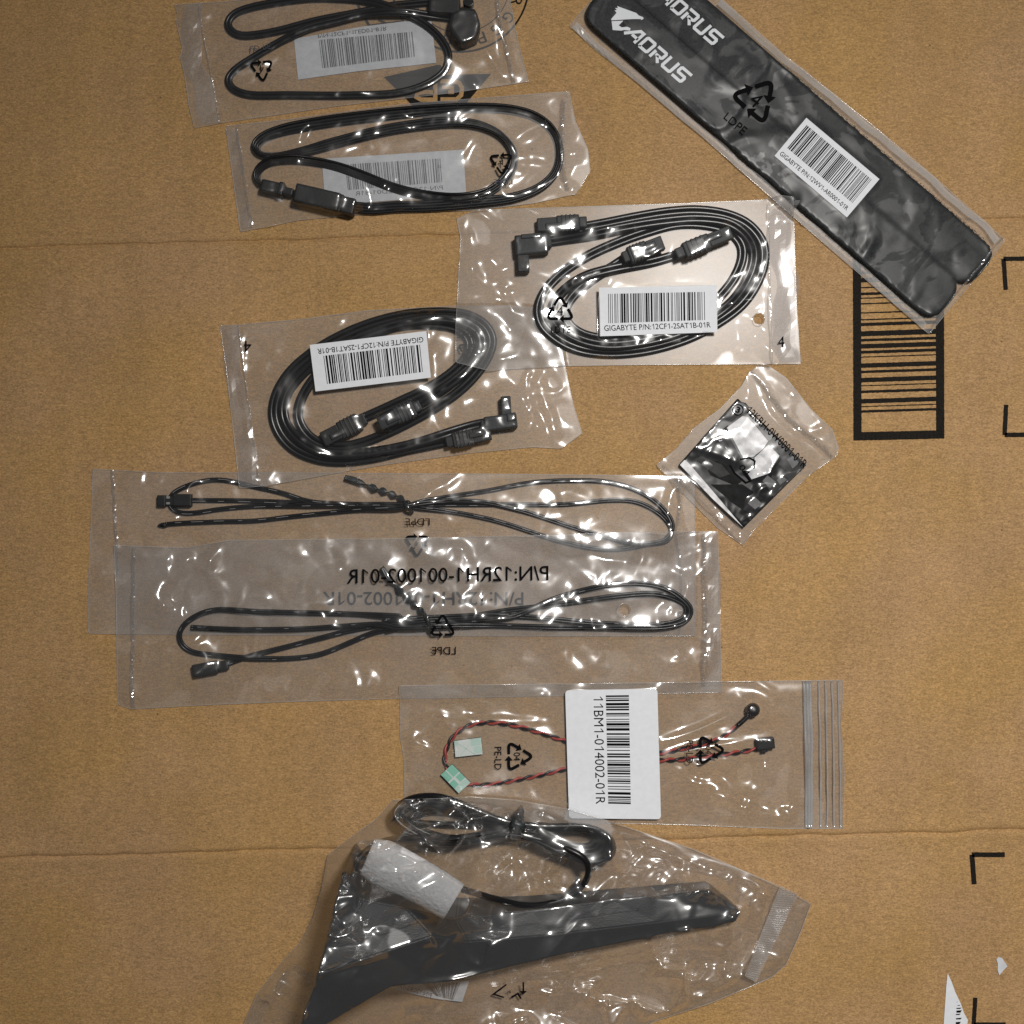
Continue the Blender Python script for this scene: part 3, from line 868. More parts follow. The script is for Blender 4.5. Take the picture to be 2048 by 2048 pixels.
# ================================================================ bag 1: flat cable, top edge of the picture
def bag_a():
    begin()
    cab = thing('led_extension_cable', 'thin black flat cable looped around white label, top edge of photo', 'cable', RN((1300, 200))[0], 'lighting extension cables')
    lab_q = RN((108, 300), (1170, 165), (1208, 485), (140, 615))
    B = thing('plastic_bag', 'clear bag cut by the top edge, holding looped thin black cable', 'plastic bag', R1((800, 250))[0], 'plastic accessory bags')
    zl_ = polymax(CM, lab_q)
    lb = poly_solid('label', lab_q[:1] + RN((640, 205), (960, 165)) + lab_q[1:3] + RN((600, 550)) + lab_q[3:], zl_, zl_ + .00015, M['paper_thin'], B, 0)
    stamp_poly(CM, lab_q, zl_ + .0002)
    barcode(RN((300, 308), (1022, 245), (1042, 438), (328, 528)), M['ink_grey'], lb, zl_ + .0002, 46, 3)
    text('P/N:12CF1-1LED01-81R', RN((295, 295), (828, 235), (824, 203), (292, 265)), M['ink_grey'], lb, zl_ + .0002, bold=.012)
    path = R1((1205, 8), (1130, 15), (1020, 27), (940, 45), (700, 92), (560, 130), (460, 148), (385, 152), (342, 130), (330, 98), (362, 58), (440, 30), (560, 8), (700, -8),
              (850, -4), (960, 8), (1040, 32), (1120, 68), (1200, 118), (1255, 175), (1283, 235), (1268, 300), (1200, 355), (1080, 396), (850, 409), (600, 408), (410, 404),
              (350, 378), (332, 342), (362, 302), (450, 243), (560, 178), (680, 118), (800, 88), (900, 62), (1000, 50), (1100, 50), (1200, 65), (1300, 80))
    cable('cord', path, lobes(2, .00095, .9), .0018, .0009, M['pvc'], cab, cap=.0050, ksm=4)
    z = .0006
    cbody = box('connector', *RN((1270, 30))[0], 62, 34, -3, z, z + .0065, M['conn'], cab, .0010)
    poly_solid('connector', RN((1325, 90), (1420, 55), (1510, 60), (1548, 170), (1520, 290), (1400, 340), (1340, 270), (1300, 190)), z, z + .0085, M['conn'], cab, .0016)
    stamp_poly(CM, RN((1325, 90), (1420, 55), (1510, 60), (1548, 170), (1520, 290), (1400, 340), (1340, 270), (1300, 190)), z + .0085)
    p = poly_solid('connector_hole', [(RN((1455, 12))[0][0] + 11 * math.cos(a), RN((1455, 12))[0][1] + 9 * math.sin(a)) for a in np.linspace(0, 6.28, 16, endpoint=False)], z + .004, z + .0086, M['pvc'], cbody, .0002)
    film(B, R1((105, 20), (330, 6), (900, -55), (1530, -110)), R1((1530, -110), (1545, -10), (1580, 180), (1625, 350)), R1((190, 550), (300, 528), (800, 455), (1300, 398), (1625, 350)),
         R1((105, 20), (119, 62), (112, 92), (126, 150), (139, 205), (130, 245), (148, 320), (160, 400), (166, 450), (190, 550)), 11, haze=0.085,
         drop=14, cell=9, tilt=.07, pillow=.5, fold=.4,
         creases=[(RN((1660, 90), (1720, 280), (1800, 600)), 1.6, 10), (RN((1560, 330), (1650, 480), (1740, 620)), 1.2, 8), (RN((1470, 615), (1490, 640), (1515, 670)), 1.2, 8),
                  (RN((860, 70), (960, 60), (1020, 60)), 1.0, 12), (R1((450, 80), (520, 210)), .6, 14), (R1((215, 60), (230, 200), (260, 350)), .6, 22)],
         wild=[(R1((100, 0), (260, 0), (300, 540), (180, 560)), 1.5)])
    d = drape()
    seal(B, R1((205, 12), (235, 180), (268, 350), (298, 528)), 3.0, .12, seed=2)
    seal(B, R1((160, 20), (185, 180), (215, 350), (244, 532)), 40, .10, name='sealed_flap', mat='flap', seed=22, step=9, nacross=6)
    seal(B, R1((1486, -40), (1500, 60), (1528, 190), (1560, 355)), 8, .4, seed=3)
    recycle(*R1((480, 295))[0], 44, 186, M['ink'], B, d, '4')
    text('LD PE', R1((430, 222), (520, 208), (516, 186), (428, 200)), M['ink_grey'], B, d, name='printed_text')
bag_a()

# ================================================================ bag 2: lighting cable with in-line connector
def bag_b():
    begin()
    B = thing('plastic_bag', 'clear bag with coiled ribbon cable and grey barcode label, second from top', 'plastic bag', R1((1000, 700))[0], 'plastic accessory bags')
    q = R1((738, 682), (1345, 642), (1358, 836), (752, 882))
    z0 = polymax(CM, q)
    lb = poly_solid('label', q, z0, z0 + .00015, M['paper_thin'], B, 0); stamp_poly(CM, q, z0 + .0002)
    barcode(R1((836, 706), (1246, 680), (1254, 782), (850, 816)), M['ink_grey'], lb, z0 + .0002, 46, 8)
    text('P/N:12CF1-1LED01-81R', R1((1256, 796), (880, 822), (882, 840), (1258, 814)), M['ink_grey'], lb, z0 + .0002)
    text('0', R1((1248, 708), (1236, 709), (1237, 722), (1249, 721)), M['ink_grey'], lb, z0 + .0002)
    C = thing('led_extension_cable', 'black ribbon cable with in-line connector, coiled below the printed emblem', 'cable', R1((740, 855))[0], 'lighting extension cables')
    path = R1((860, 888), (950, 896), (1050, 888), (1200, 884), (1400, 868), (1560, 848), (1680, 800), (1745, 730), (1756, 640), (1728, 562), (1660, 505), (1560, 474), (1400, 464),
              (1200, 474), (900, 504), (700, 532), (560, 562), (485, 592), (450, 626), (466, 658), (540, 668), (660, 648), (800, 610), (1000, 560), (1150, 536), (1300, 524), (1420, 538),
              (1510, 582), (1560, 650), (1556, 720), (1510, 785), (1440, 830), (1330, 850), (1200, 842), (1060, 812), (900, 750), (800, 716), (700, 694), (600, 682), (520, 692), (472, 720), (455, 760), (480, 795))
    def roll(t): return np.radians(np.interp(t, [0, .10, .22, .32, .38, .45, .50, .56, .66, .72, .80, .9, 1], [5, 10, 55, 50, 14, 12, 62, 15, 10, 50, 50, 45, 70]))
    cable('cord', path, lobes(4, .00075, .9), .0018, .0011, M['pvc'], C, cap=.0055, roll=roll, ksm=6)
    z = .0007
    a = -13
    b1 = box('connector', *R1((715, 845))[0], 92, 38, a, z, z + .0078, M['conn'], C, .0009)
    box('connector_collar', *R1((848, 880))[0], 27, 33, a, z + .0004, z + .0070, M['conn'], b1, .0007)
    box('connector_collar', *R1((800, 866))[0], 24, 35, a, z + .0002, z + .0066, M['conn'], b1, .0005)
    box('connector_mark', *R1((790, 855))[0], 2.2, 18, a, z + .0072, z + .0076, M['conn_grey'], b1, 0)
    b2 = box('connector', *R1((520, 800))[0], 44, 24, a, z, z + .0062, M['conn'], C, .0010)
    box('connector_neck', *R1((585, 818))[0], 26, 15, a, z + .0010, z + .0050, M['conn'], b2, .0006)
    box('connector_collar', *R1((560, 808))[0], 10, 27, a, z + .0002, z + .0066, M['conn'], b2, .0005)
    film(B, R1((325, 542), (600, 512), (900, 470), (1150, 442), (1500, 415), (1800, 393)), R1((1800, 393), (1826, 520), (1880, 640), (1890, 735), (1830, 832)),
         R1((388, 995), (640, 944), (900, 922), (1400, 902), (1650, 872), (1830, 832)), R1((325, 542), (350, 720), (372, 880), (388, 995)), 23, haze=0.11,
         drop=14, cell=9, tilt=.11, pillow=.6, fold=.7,
         creases=[(R1((960, 890), (975, 830), (1010, 780), (1060, 757), (1120, 790)), 1.8, 10), (R1((1550, 610), (1620, 560), (1700, 530)), 1.6, 16), (R1((1500, 860), (1530, 760), (1600, 690)), .8, 12),
                  (R1((480, 870), (500, 920), (520, 980)), 2.4, 26), (R1((600, 880), (625, 930), (640, 945)), 1.0, 8), (R1((1780, 430), (1770, 600), (1775, 740)), 1.8, 9),
                  (R1((1750, 760), (1800, 780), (1820, 820), (1770, 825), (1755, 790)), 1.5, 7), (R1((1610, 645), (1700, 690)), .7, 10), (R1((430, 620), (440, 760), (470, 900)), .7, 18)],
         wild=[(R1((1700, 400), (1900, 400), (1900, 840), (1720, 860)), 1.6), (R1((450, 820), (680, 860), (680, 950), (420, 990)), 1.6)])
    d = drape()
    seal(B, R1((370, 545), (400, 720), (425, 870), (438, 975)), 6, .16, seed=4)
    seal(B, R1((352, 552), (375, 720), (400, 870), (412, 978)), 20, .10, name='sealed_flap', mat='flap', seed=24, step=9, nacross=5)
    seal(B, R1((1775, 425), (1768, 560), (1772, 700), (1795, 815)), 10, .45, seed=5)
    recycle(*R1((1508, 695))[0], 44, 180 + 4, M['ink'], B, d, '4', flipx=True)
    text('LDPE', R1((1556, 770), (1474, 770), (1474, 792), (1556, 792)), M['ink_grey'], B, d)
bag_b()

# ================================================================ bag 5: two straps
def strap_poly(a, b, wd, round_a=None, round_b=None, r=None, jag=0.0, step=3):
    """strap outline in px from end a to end b with rounded corners; jag = fuzzy edge"""
    a = np.array(a, float); b = np.array(b, float); d = (b - a) / np.linalg.norm(b - a); n = np.array([-d[1], d[0]])
    q = [a + n * wd / 2, a - n * wd / 2, b - n * wd / 2, b + n * wd / 2]
    pts = round_quad(q, r or wd * .4, 8)
    P = np.array(pts + [pts[0]]); D = np.r_[0, np.cumsum(np.linalg.norm(np.diff(P, axis=0), axis=1))]
    t = np.arange(0, D[-1], step)
    out = np.stack([np.interp(t, D, P[:, 0]), np.interp(t, D, P[:, 1])], -1)
    if jag:
        c = (a + b) / 2; g = random.Random(4)
        out = np.array([p + (np.array([g.uniform(-1, 1), g.uniform(-1, 1)]) * jag * max(0, min(1, (np.dot(p - a, d) / np.linalg.norm(b - a) - .38) * 14))) for p in out])
    return [tuple(p) for p in out]

AOR = {'A': ([[(0, .06), (.80, .92), (1.12, .92), (1.12, 0)], [(.50, .36), (1.12, .36)]]),
       'O': ([[(.1, .08), (.1, .84), (.18, .92), (.82, .92), (.9, .84), (.9, .16), (.82, .08), (.1, .08)]]),
       'R': ([[(.1, 0), (.1, .62)], [(-.02, .92), (.82, .92), (.9, .84), (.9, .50), (.82, .42), (.28, .42)], [(.46, .40), (.92, 0)]]),
       'U': ([[(.1, 1), (.1, .16), (.18, .08), (.82, .08), (.9, .16), (.9, 1)]]),
       'S': ([[(1.12, .92), (.18, .92), (.1, .84), (.1, .58), (.18, .50), (.82, .50), (.9, .42), (.9, .16), (.82, .08), (-.02, .08)]])}

def wordmark(org, ang, ht, pitch, z, parent, shear=.14):
    c, s = math.cos(math.radians(ang)), math.sin(math.radians(ang)); parts = []
    for k, ch in enumerate('AORUS'):
        for st in AOR[ch]:
            V, F = stroke2([((k + (.22 if k else 0)) * pitch + p[0] * pitch * .84 + shear * p[1] * ht, p[1] * ht) for p in st], ht * .215)
            parts.append(([(org[0] + x * c + y * s, org[1] + x * s - y * c) for x, y in V], F))
    ink_mesh('wordmark', *merge(parts), M['print_white'], parent, z)

def bag_e():
    begin()
    B = thing('plastic_bag', 'long slanted clear bag with white margins, upper right, holding black fabric straps', 'plastic bag', R2((900, 650))[0], 'plastic accessory bags')
    z0 = .0007; th = .0030
    def strap(label, a, b, wd, top, seed):
        T = thing('fastening_strap', label, 'strap', a, 'black fabric straps')
        pol = strap_poly(a, b, wd, jag=1.1, step=4)
        poly_solid('strap_band', pol, z0, z0 + top, M['fuzz'], T, .0005, seg=2)
        stamp_poly(CM, pol, z0 + top)
        # smooth printed hook half sits on the near half
        A = np.array(a); Bv = np.array(b); d = (Bv - A)
        e = A + d * .395
        pol2 = strap_poly(A + d * .004, e, wd - 2, r=wd * .36, step=6)
        stamp_poly(CM, pol2, z0 + top + .0007); poly_solid('hook_panel', pol2, z0 + top - .0002, z0 + top + .0007, M['strap'], T, .0004)
        # fluff: short curled fibres along the loop half
        g = random.Random(seed); parts = []; dn = d / np.linalg.norm(d); nn = np.array([-dn[1], dn[0]])
        for side in (-1, 1):
            for k in range(620):
                t = g.uniform(.41, .97); p = A + d * t + nn * side * (wd / 2 - g.uniform(-1, 3))
                ln = g.uniform(1.5, 4); dv = nn * side * ln * g.uniform(.2, 1) + dn * g.uniform(-3, 3)
                h = z0 + g.uniform(.2, 1) * top
                m_ = np.array([p, p + dv * .5 + dn * g.uniform(-1.5, 1.5), p + dv])
                V, F = stroke2(m_, .5); parts.append((Wn(np.array(V)[:, 0], np.array(V)[:, 1], h + np.linspace(0, .0006, len(V))), F))
        mk('fluff_fibres', *merge(parts), M['fuzz'], T, kind='stuff')
        return T
    dd = np.array(R2((175, 120))[0]) - np.array(R2((1530, 1290))[0])
    # lower strap / upper strap
    wdl = 97
    T2 = strap('black fabric strap nearer the right edge of its bag, longer rounded end', (1230, -98), (1966, 542), wdl, th, 3)
    T1 = strap('black fabric strap with bird emblem beside the bag\'s lower left edge', (1190, -6), (1897, 608), wdl, th + .0002, 2)
    zt = z0 + th + .0013
    wordmark(RE((515, 325))[0], 40.9, 138 / 4.83, 145 / 4.83, zt, T1)
    wordmark(RE((823, -40))[0], 40.9, 138 / 4.83, 145 / 4.83, zt, T2)
    ngon('bird_emblem', RE((455, 58), (520, 82), (640, 125), (665, 150), (705, 165), (712, 178), (692, 194), (684, 184), (600, 184), (500, 190), (400, 196), (398, 184), (436, 140), (450, 122), (430, 100), (452, 98), (436, 76), (462, 78)), M['print_white'], T1, zt)
    ngon('bird_emblem', RE((402, 204), (515, 200), (470, 245), (500, 264), (552, 258), (584, 272), (580, 296), (520, 290), (495, 296), (412, 290)), M['print_white'], T1, zt)
    q = R2((1045, 480), (1343, 730), (1210, 886), (915, 635))
    zl = film(B, R2((190, -20), (240, -70), (330, -140)) [:1] + R2((420, -160), (600, -90), (705, 0), (960, 228), (1300, 498), (1560, 715), (1855, 978)),
              R2((1855, 978), (1780, 1080), (1660, 1220), (1545, 1362)), R2((80, 106), (350, 330), (620, 556), (930, 830), (1240, 1098), (1545, 1362)),
              R2((190, -20), (130, 45), (80, 106)), 31, haze=0.06, mat='film_matt', drop=7, cell=14, tilt=.02, pillow=.10, fold=.12, flats=[q], pil_lam=30, clear=.0007,
              creases=[(R2((1270, 1060), (1300, 1010), (1325, 965)), 1.6, 12), (R2((950, 220), (985, 270), (990, 310)), 2.0, 12), (R2((1530, 1350), (1555, 1310), (1555, 1270)), 1.5, 9),
                       (R2((1000, 790), (990, 830), (975, 850)), 1.3, 10), (R2((700, 610), (790, 560), (850, 555)), .8, 10), (R2((900, 270), (960, 360), (1010, 480)), .7, 16),
                       (R2((700, 40), (840, 160), (960, 280)), .9, 8), (R2((720, 90), (670, 60)), .8, 8), (R2((1130, 930), (1240, 940), (1350, 900)), .5, 14)], edge_fade=14, cscale=.55)
    lb = sticker(B, q, zl[0] + .0001, M['paper']); zz = zl[0] + .0003
    f = RE3
    barcode(f((1128, 580), (1755, 1105), (1568, 1332), (940, 802)), M['ink'], lb, zz, 50, 12)
    text('GIGABYTE P/N:12WV1-AR0001-01R', f((890, 830), (1538, 1372), (1510, 1408), (862, 866)), M['ink'], lb, zz, bold=.008)
    d = drape(.0003)
    recycle(*f((640, 335))[0], 84, -41, M['ink'], B, d, '4', csize=.36)
    text('LDPE', f((368, 455), (560, 615), (508, 680), (322, 512)), M['ink'], B, d)
    seal(B, R2((1845, 965), (1760, 1075), (1650, 1205), (1550, 1345)), 4, .15, seed=8)
    seal(B, R2((98, 104), (350, 312), (620, 536), (930, 808), (1240, 1076), (1530, 1326)), 15, .08, name='film_margin', mat='margin', seed=18, step=8)
    seal(B, R2((690, 6), (960, 248), (1300, 518), (1560, 735), (1830, 975)), 14, .08, name='film_margin', mat='margin', seed=19, step=8)
bag_e()

# ================================================================ bag 7 + 8: thermistor leads (7 first, 8 lies on it)
def stripe(cord, pts, z, rh, on=26, off=22, wd=.9):
    D = np.r_[0, np.cumsum(np.linalg.norm(np.diff(pts, axis=0), axis=1))]; parts = []; s = 0; g = random.Random(2)
    t = np.gradient(pts, axis=0); t /= np.linalg.norm(t, axis=1)[:, None] + 1e-9
    while s < D[-1] - on:
        m = (D >= s) & (D <= s + on * g.uniform(.6, 1.2))
        if m.sum() > 2:
            P = pts[m] + np.stack([-t[m, 1], t[m, 0]], -1) * 1.6
            V, F = stroke2(P, wd); zz = np.repeat(z[m], 2) + rh * 1.0
            V = np.array(V); parts.append((Wn(V[:, 0], V[:, 1], zz), F))
        s += on + off * g.uniform(.6, 1.3)
    V, F = merge(parts); mk('printed_stripe', V, F, M['white'], cord)

def twist_tie(label, path, knot, zb):
    T = thing('twist_tie', label, 'twist tie', path[0], 'twist ties')
    pts = catmull(path, 3); n = len(pts); t = np.gradient(pts, axis=0); t /= np.linalg.norm(t, axis=1)[:, None]
    nr = np.stack([-t[:, 1], t[:, 0]], -1); s = np.linspace(0, 1, n)
    zc = zb + np.interp(s, [0, .3, 1], [.0010, .0012, .0016])
    ph = np.cumsum(np.interp(s, [0, .22, .45, 1], [.06, .10, .45, .55]))
    for k in (0, math.pi):
        amp = np.interp(s, [0, .05, .3, .6, 1], [1.2, 1.6, 4.2, 3.0, 2.6])
        off = np.cos(ph + k) * amp; P = pts + nr * off[:, None]
        z = zc + np.sin(ph + k) * .0007
        V, F = sweep(Wn(P[:, 0], P[:, 1], z), [(a * 1.5, b * .6) for a, b in circ(.00062, 6)], ph + k)
        mk('tie_strand', V, F, M['tie'], T, True)
    for p, zz in zip(pts, zc): stamp_disk(CM, p[0], p[1], 4, zz + .0009)
    kp = catmull(knot, 3); sk = np.linspace(0, math.pi, len(kp))
    V, F = sweep(Wn(kp[:, 0], kp[:, 1], zb + .0006 + np.sin(sk) * .0042), circ(.0009, 6)); mk('tie_loop', V, F, M['tie'], T, True)
    for p, a in zip(kp, sk): stamp_disk(CM, p[0], p[1], 5, zb + .001 + math.sin(a) * .0045)
    return T

def bag_g():
    begin()
    B = thing('plastic_bag', 'long clear bag partly covered by the bag below it, holding thin tied lead', 'plastic bag', R6((0, 300))[0], 'plastic accessory bags')
    C = thing('thermistor_lead', 'thin black two-wire lead with white dashes, upper of two tied leads', 'cable', R5((540, 280))[0], 'thermistor leads')
    path = R5((640, 278), (900, 282), (1100, 286), (1300, 292), (1500, 300), (1700, 308), (1850, 312)) + R6((300, 292), (500, 290), (700, 290), (1000, 288), (1250, 265), (1380, 275), (1480, 320), (1540, 370), (1572, 430), (1550, 480), (1450, 497), (1300, 524), (1150, 520), (950, 475), (800, 425), (650, 378), (500, 345), (350, 320), (200, 302)) \
        + R5((1800, 302), (1500, 298), (1300, 285), (1150, 238), (1000, 205), (900, 180), (800, 163), (700, 172), (600, 204), (532, 244), (514, 295), (555, 342), (640, 350), (800, 328), (1000, 312), (1300, 304), (1700, 300), (1850, 304)) \
        + R6((250, 270), (400, 246), (600, 215), (800, 177), (1000, 162), (1200, 165), (1350, 200), (1470, 262), (1550, 340), (1578, 400), (1550, 468), (1400, 498), (1200, 452), (1050, 410), (900, 360), (750, 312), (600, 278), (400, 270), (200, 290)) \
        + R5((1800, 318), (1600, 330), (1400, 348), (1200, 368), (1000, 392), (800, 396), (600, 405), (500, 415))
    o, pts, z = cable('cord', path, lobes(2, .00060, .95), .00110, .00060, M['pvc'], C, cap=.0036, wob=.5)
    stripe(o, pts, z, .0006)
    x, y = R5((490, 414))[0]
    V, F = sweep([(W(x + 6 - i * 3, y + i * .3, z[-1])) for i in range(6)], circ(1, 8)); V = np.array(V)
    prof = [.0008, .0011, .0013, .0012, .0009, .0003]
    P = np.array([W(x + 8 - i * 4, y + i * .3, z[-1] + .0003) for i in range(6)]); V = np.vstack([P[i] + (V[i * 8:(i + 1) * 8] - V[i * 8:(i + 1) * 8].mean(0)) * prof[i] for i in range(6)])
    mk('sensor_bead', V, F, M['pvc'], C, True)
    b = box('connector', *R5((590, 277))[0], 36, 25, 0, .0007, .0040, M['conn'], C, .0004)
    box('connector_tip', *R5((475, 281))[0], 17, 23, 0, .0007, .0034, M['conn'], b, .0004)
    box('connector_neck', *R5((520, 281))[0], 20, 17, 0, .0009, .0030, M['conn'], b, .0003)
    for yy in (262, 294): box('connector_contact', *R5((513, yy))[0], 7, 4.5, 0, .0029, .0035, M['white'], b, .0001)
    twist_tie('twist tie on the upper thin lead, pointing up left', R5((1490, 152), (1560, 170), (1640, 208), (1720, 232), (1790, 262), (1845, 300)), R5((1815, 285), (1835, 315), (1860, 345)), .0016)
    film(B, [(186, 938), (240, 941), (320, 945), (520, 945), (1000, 948), (1389, 952)], [(1389, 952), (1391, 1100), (1390, 1272)], [(177, 1267), (500, 1270), (1000, 1272), (1390, 1272)], [(186, 938), (182, 1050), (177, 1160), (177, 1267)], 41, haze=0.13,
         drop=16, cell=9, tilt=.11, pillow=.6, fold=.7,
         creases=[(R5((620, 225), (640, 180), (690, 145)), 2.0, 12), (R5((250, 180), (320, 260), (380, 350)), 1.0, 12), (R5((470, 250), (550, 380), (600, 440)), 1.2, 10), (R6((190, 300), (300, 220), (440, 135)), 1.8, 10),
                  (R5((330, 125), (385, 150)), 1.2, 12), (R5((440, 140), (480, 190)), 1.0, 12), (R6((1545, 400), (1560, 290), (1580, 210)), 1.6, 8), (R6((1600, 180), (1610, 300), (1600, 430)), 1.3, 6), (R5((250, 420), (300, 480)), 1.2, 16),
                  (R5((830, 470), (900, 450), (980, 430)), .8, 12), (R5((1560, 410), (1600, 470)), .9, 14)],
         wild=[(R5((230, 120), (640, 120), (640, 520), (230, 520)), 1.5)])
    d = drape()
    seal(B, R5((205, 108), (215, 250), (222, 400), (230, 520), (232, 700)), 7, .25, seed=6)
    seal(B, R6((1610, 150), (1612, 300), (1600, 430), (1620, 700), (1610, 980)), 6, .25, seed=7)
    recycle(*R6((222, 495))[0], 46, 180, M['ink'], B, d, '4', csize=.22)
    text('LDPE', rot180(R6((160, 362), (290, 362), (290, 398), (160, 398))), M['ink'], B, d)
    text('P/N:12RH1-001002-01R', rot180([R5((1370, 782))[0], R6((786, 752))[0], R6((786, 822))[0], R5((1370, 856))[0]]), M['ink'], B, d, bold=.006)
bag_g()

def bag_h():
    begin()
    B = thing('plastic_bag', 'long milky bag with mirrored part number, lying over another bag', 'plastic bag', R6((0, 900))[0], 'plastic accessory bags')
    C = thing('thermistor_lead', 'thin black two-wire lead with mirrored number above it, lower of two tied leads', 'cable', R5((740, 1205))[0], 'thermistor leads')
    path = R5((835, 1182), (950, 1144), (1150, 1092), (1350, 1040), (1500, 1002), (1700, 966), (1850, 950)) + R6((50, 918), (250, 900), (500, 880), (700, 850), (900, 826), (1100, 798), (1300, 770), (1480, 760), (1590, 788), (1652, 830), (1640, 885), (1560, 918), (1400, 926), (1200, 918), (1000, 902), (800, 882), (600, 874), (300, 888), (50, 898)) \
        + R5((1800, 920), (1600, 908), (1300, 900), (1000, 892), (780, 884), (690, 906), (605, 962), (574, 1022), (592, 1078), (650, 1116), (730, 1128), (850, 1140), (1000, 1150), (1200, 1150), (1350, 1130), (1500, 1072), (1650, 1008), (1800, 982)) \
        + R6((50, 960), (200, 922), (400, 912), (600, 896), (750, 876), (840, 836), (950, 787), (1100, 742), (1250, 712), (1400, 706), (1530, 730), (1620, 782), (1676, 845), (1650, 905), (1560, 934), (1300, 940), (1000, 940), (700, 932), (400, 930), (100, 938)) \
        + R5((1700, 962), (1500, 972), (1300, 985), (1000, 992), (800, 988), (640, 980))
    o, pts, z = cable('cord', path, lobes(2, .00066, .95), .0012, .00066, M['pvc'], C, cap=.0038, wob=.5)
    stripe(o, pts, z, .00066, 14, 60)
    zb = .0012 + float(samp(HM, *R5((740, 1205))[0]))
    b = box('connector', *R5((715, 1211))[0], 50, 25, 11, zb, zb + .0034, M['conn'], C, .0004)
    box('connector_neck', *R5((815, 1192))[0], 20, 19, 11, zb + .0003, zb + .0028, M['conn'], b, .0004)
    for t in (-6, 0, 6): box('connector_mark', R5((730, 1205))[0][0] + t, R5((730, 1205))[0][1] - t * .19, 4, 2.0, 11, zb + .0033, zb + .0036, M['conn_grey'], b, 0)
    twist_tie('twist tie on the lower thin lead, crossing the printed number', R6((35, 622), (90, 695), (160, 770), (225, 830), (265, 880)), R6((250, 850), (280, 900), (290, 965)), .0022)
    film(B, R5((215, 525), (330, 530), (620, 540), (850, 498)) + R6((0, 470), (450, 462), (900, 450), (1300, 436), (1815, 430)), R6((1815, 430), (1822, 800), (1830, 1100), (1836, 1282)),
         R5((236, 1404), (310, 1430), (700, 1408), (1100, 1392), (1800, 1370)) + R6((300, 1314), (1000, 1300), (1836, 1282)), R5((215, 525), (226, 800), (230, 1100), (236, 1404)), 53, haze=0.12, mat='film_milky',
         drop=16, cell=10, tilt=.13, pillow=.8, fold=.9,
         creases=[(R5((620, 560), (610, 740), (640, 800)), 1.2, 10), (R5((640, 800), (700, 720), (740, 620), (800, 530)), 1.8, 10), (R5((660, 760), (730, 690), (800, 690)), 1.2, 9), (R5((380, 660), (430, 800), (540, 900)), 2.2, 22), (R5((370, 880), (420, 940), (530, 960)), 1.6, 14),
                  (R5((450, 1100), (520, 1120), (545, 1145)), 1.6, 14), (R5((600, 960), (690, 920), (730, 890)), 2.2, 10), (R5((600, 1080), (680, 1040), (720, 980)), 1.8, 9), (R6((1650, 760), (1680, 700), (1740, 630)), 2.2, 16), (R6((1610, 540), (1660, 480), (1740, 440)), 1.2, 12),
                  (R6((1540, 600), (1570, 480), (1590, 440)), 1.4, 9), (R6((1600, 1000), (1580, 930)), 1.4, 10), (R6((1690, 1180), (1730, 1080)), 1.2, 14), (R6((620, 1200), (640, 1050)), .8, 20), (R6((1020, 1190), (1130, 1150), (1230, 1150)), 1.2, 26), (R6((1500, 860), (1570, 840), (1600, 870)), 1.2, 12), (R5((880, 880), (930, 750)), .8, 10), (R5((600, 1130), (640, 1230)), 1.4, 12)],
         holes=[(*R6((1322, 845))[0], 13.0)],
         wild=[(R5((340, 560), (760, 540), (740, 1160), (340, 1200)), 1.5), (R6((1480, 450), (1830, 450), (1830, 1260), (1480, 1000)), 1.4)])
    d = drape()
    seal(B, R5((325, 532), (325, 700), (318, 900), (318, 1150), (318, 1425)), 9, .32, seed=9)
    seal(B, R6((1782, 440), (1784, 700), (1788, 1000), (1790, 1270)), 28, .10, name='sealed_flap', mat='flap', seed=27, step=9, nacross=5)
    seal(B, R6((1742, 440), (1738, 600), (1748, 750), (1745, 1000), (1740, 1250)), 9, .35, seed=10)
    text('P/N:12RH1-001002-01R', [R6((918, 612))[0], R5((1500, 658))[0], R5((1500, 738))[0], R6((918, 690))[0]], M['ink'], B, d, bold=.006)
    recycle(*R6((358, 940))[0], 47, 0, M['ink'], B, d, '4', flipx=True, csize=.22)
    text('LDPE', R6((428, 1042), (300, 1042), (300, 1082), (428, 1082)), M['ink'], B, d)
    # rim of the punched hole
    hx, hy = R6((1322, 845))[0]; a = np.linspace(0, 2 * math.pi, 30); P = Wn(hx + 13 * np.cos(a), hy + 13 * np.sin(a), samp(HM, hx + 13 * np.cos(a), hy + 13 * np.sin(a)) + .0001)
    V, F = sweep(P, circ(.00018, 4)); mk('punched_hole_rim', V, F, M['edge'], B, True)
bag_h()

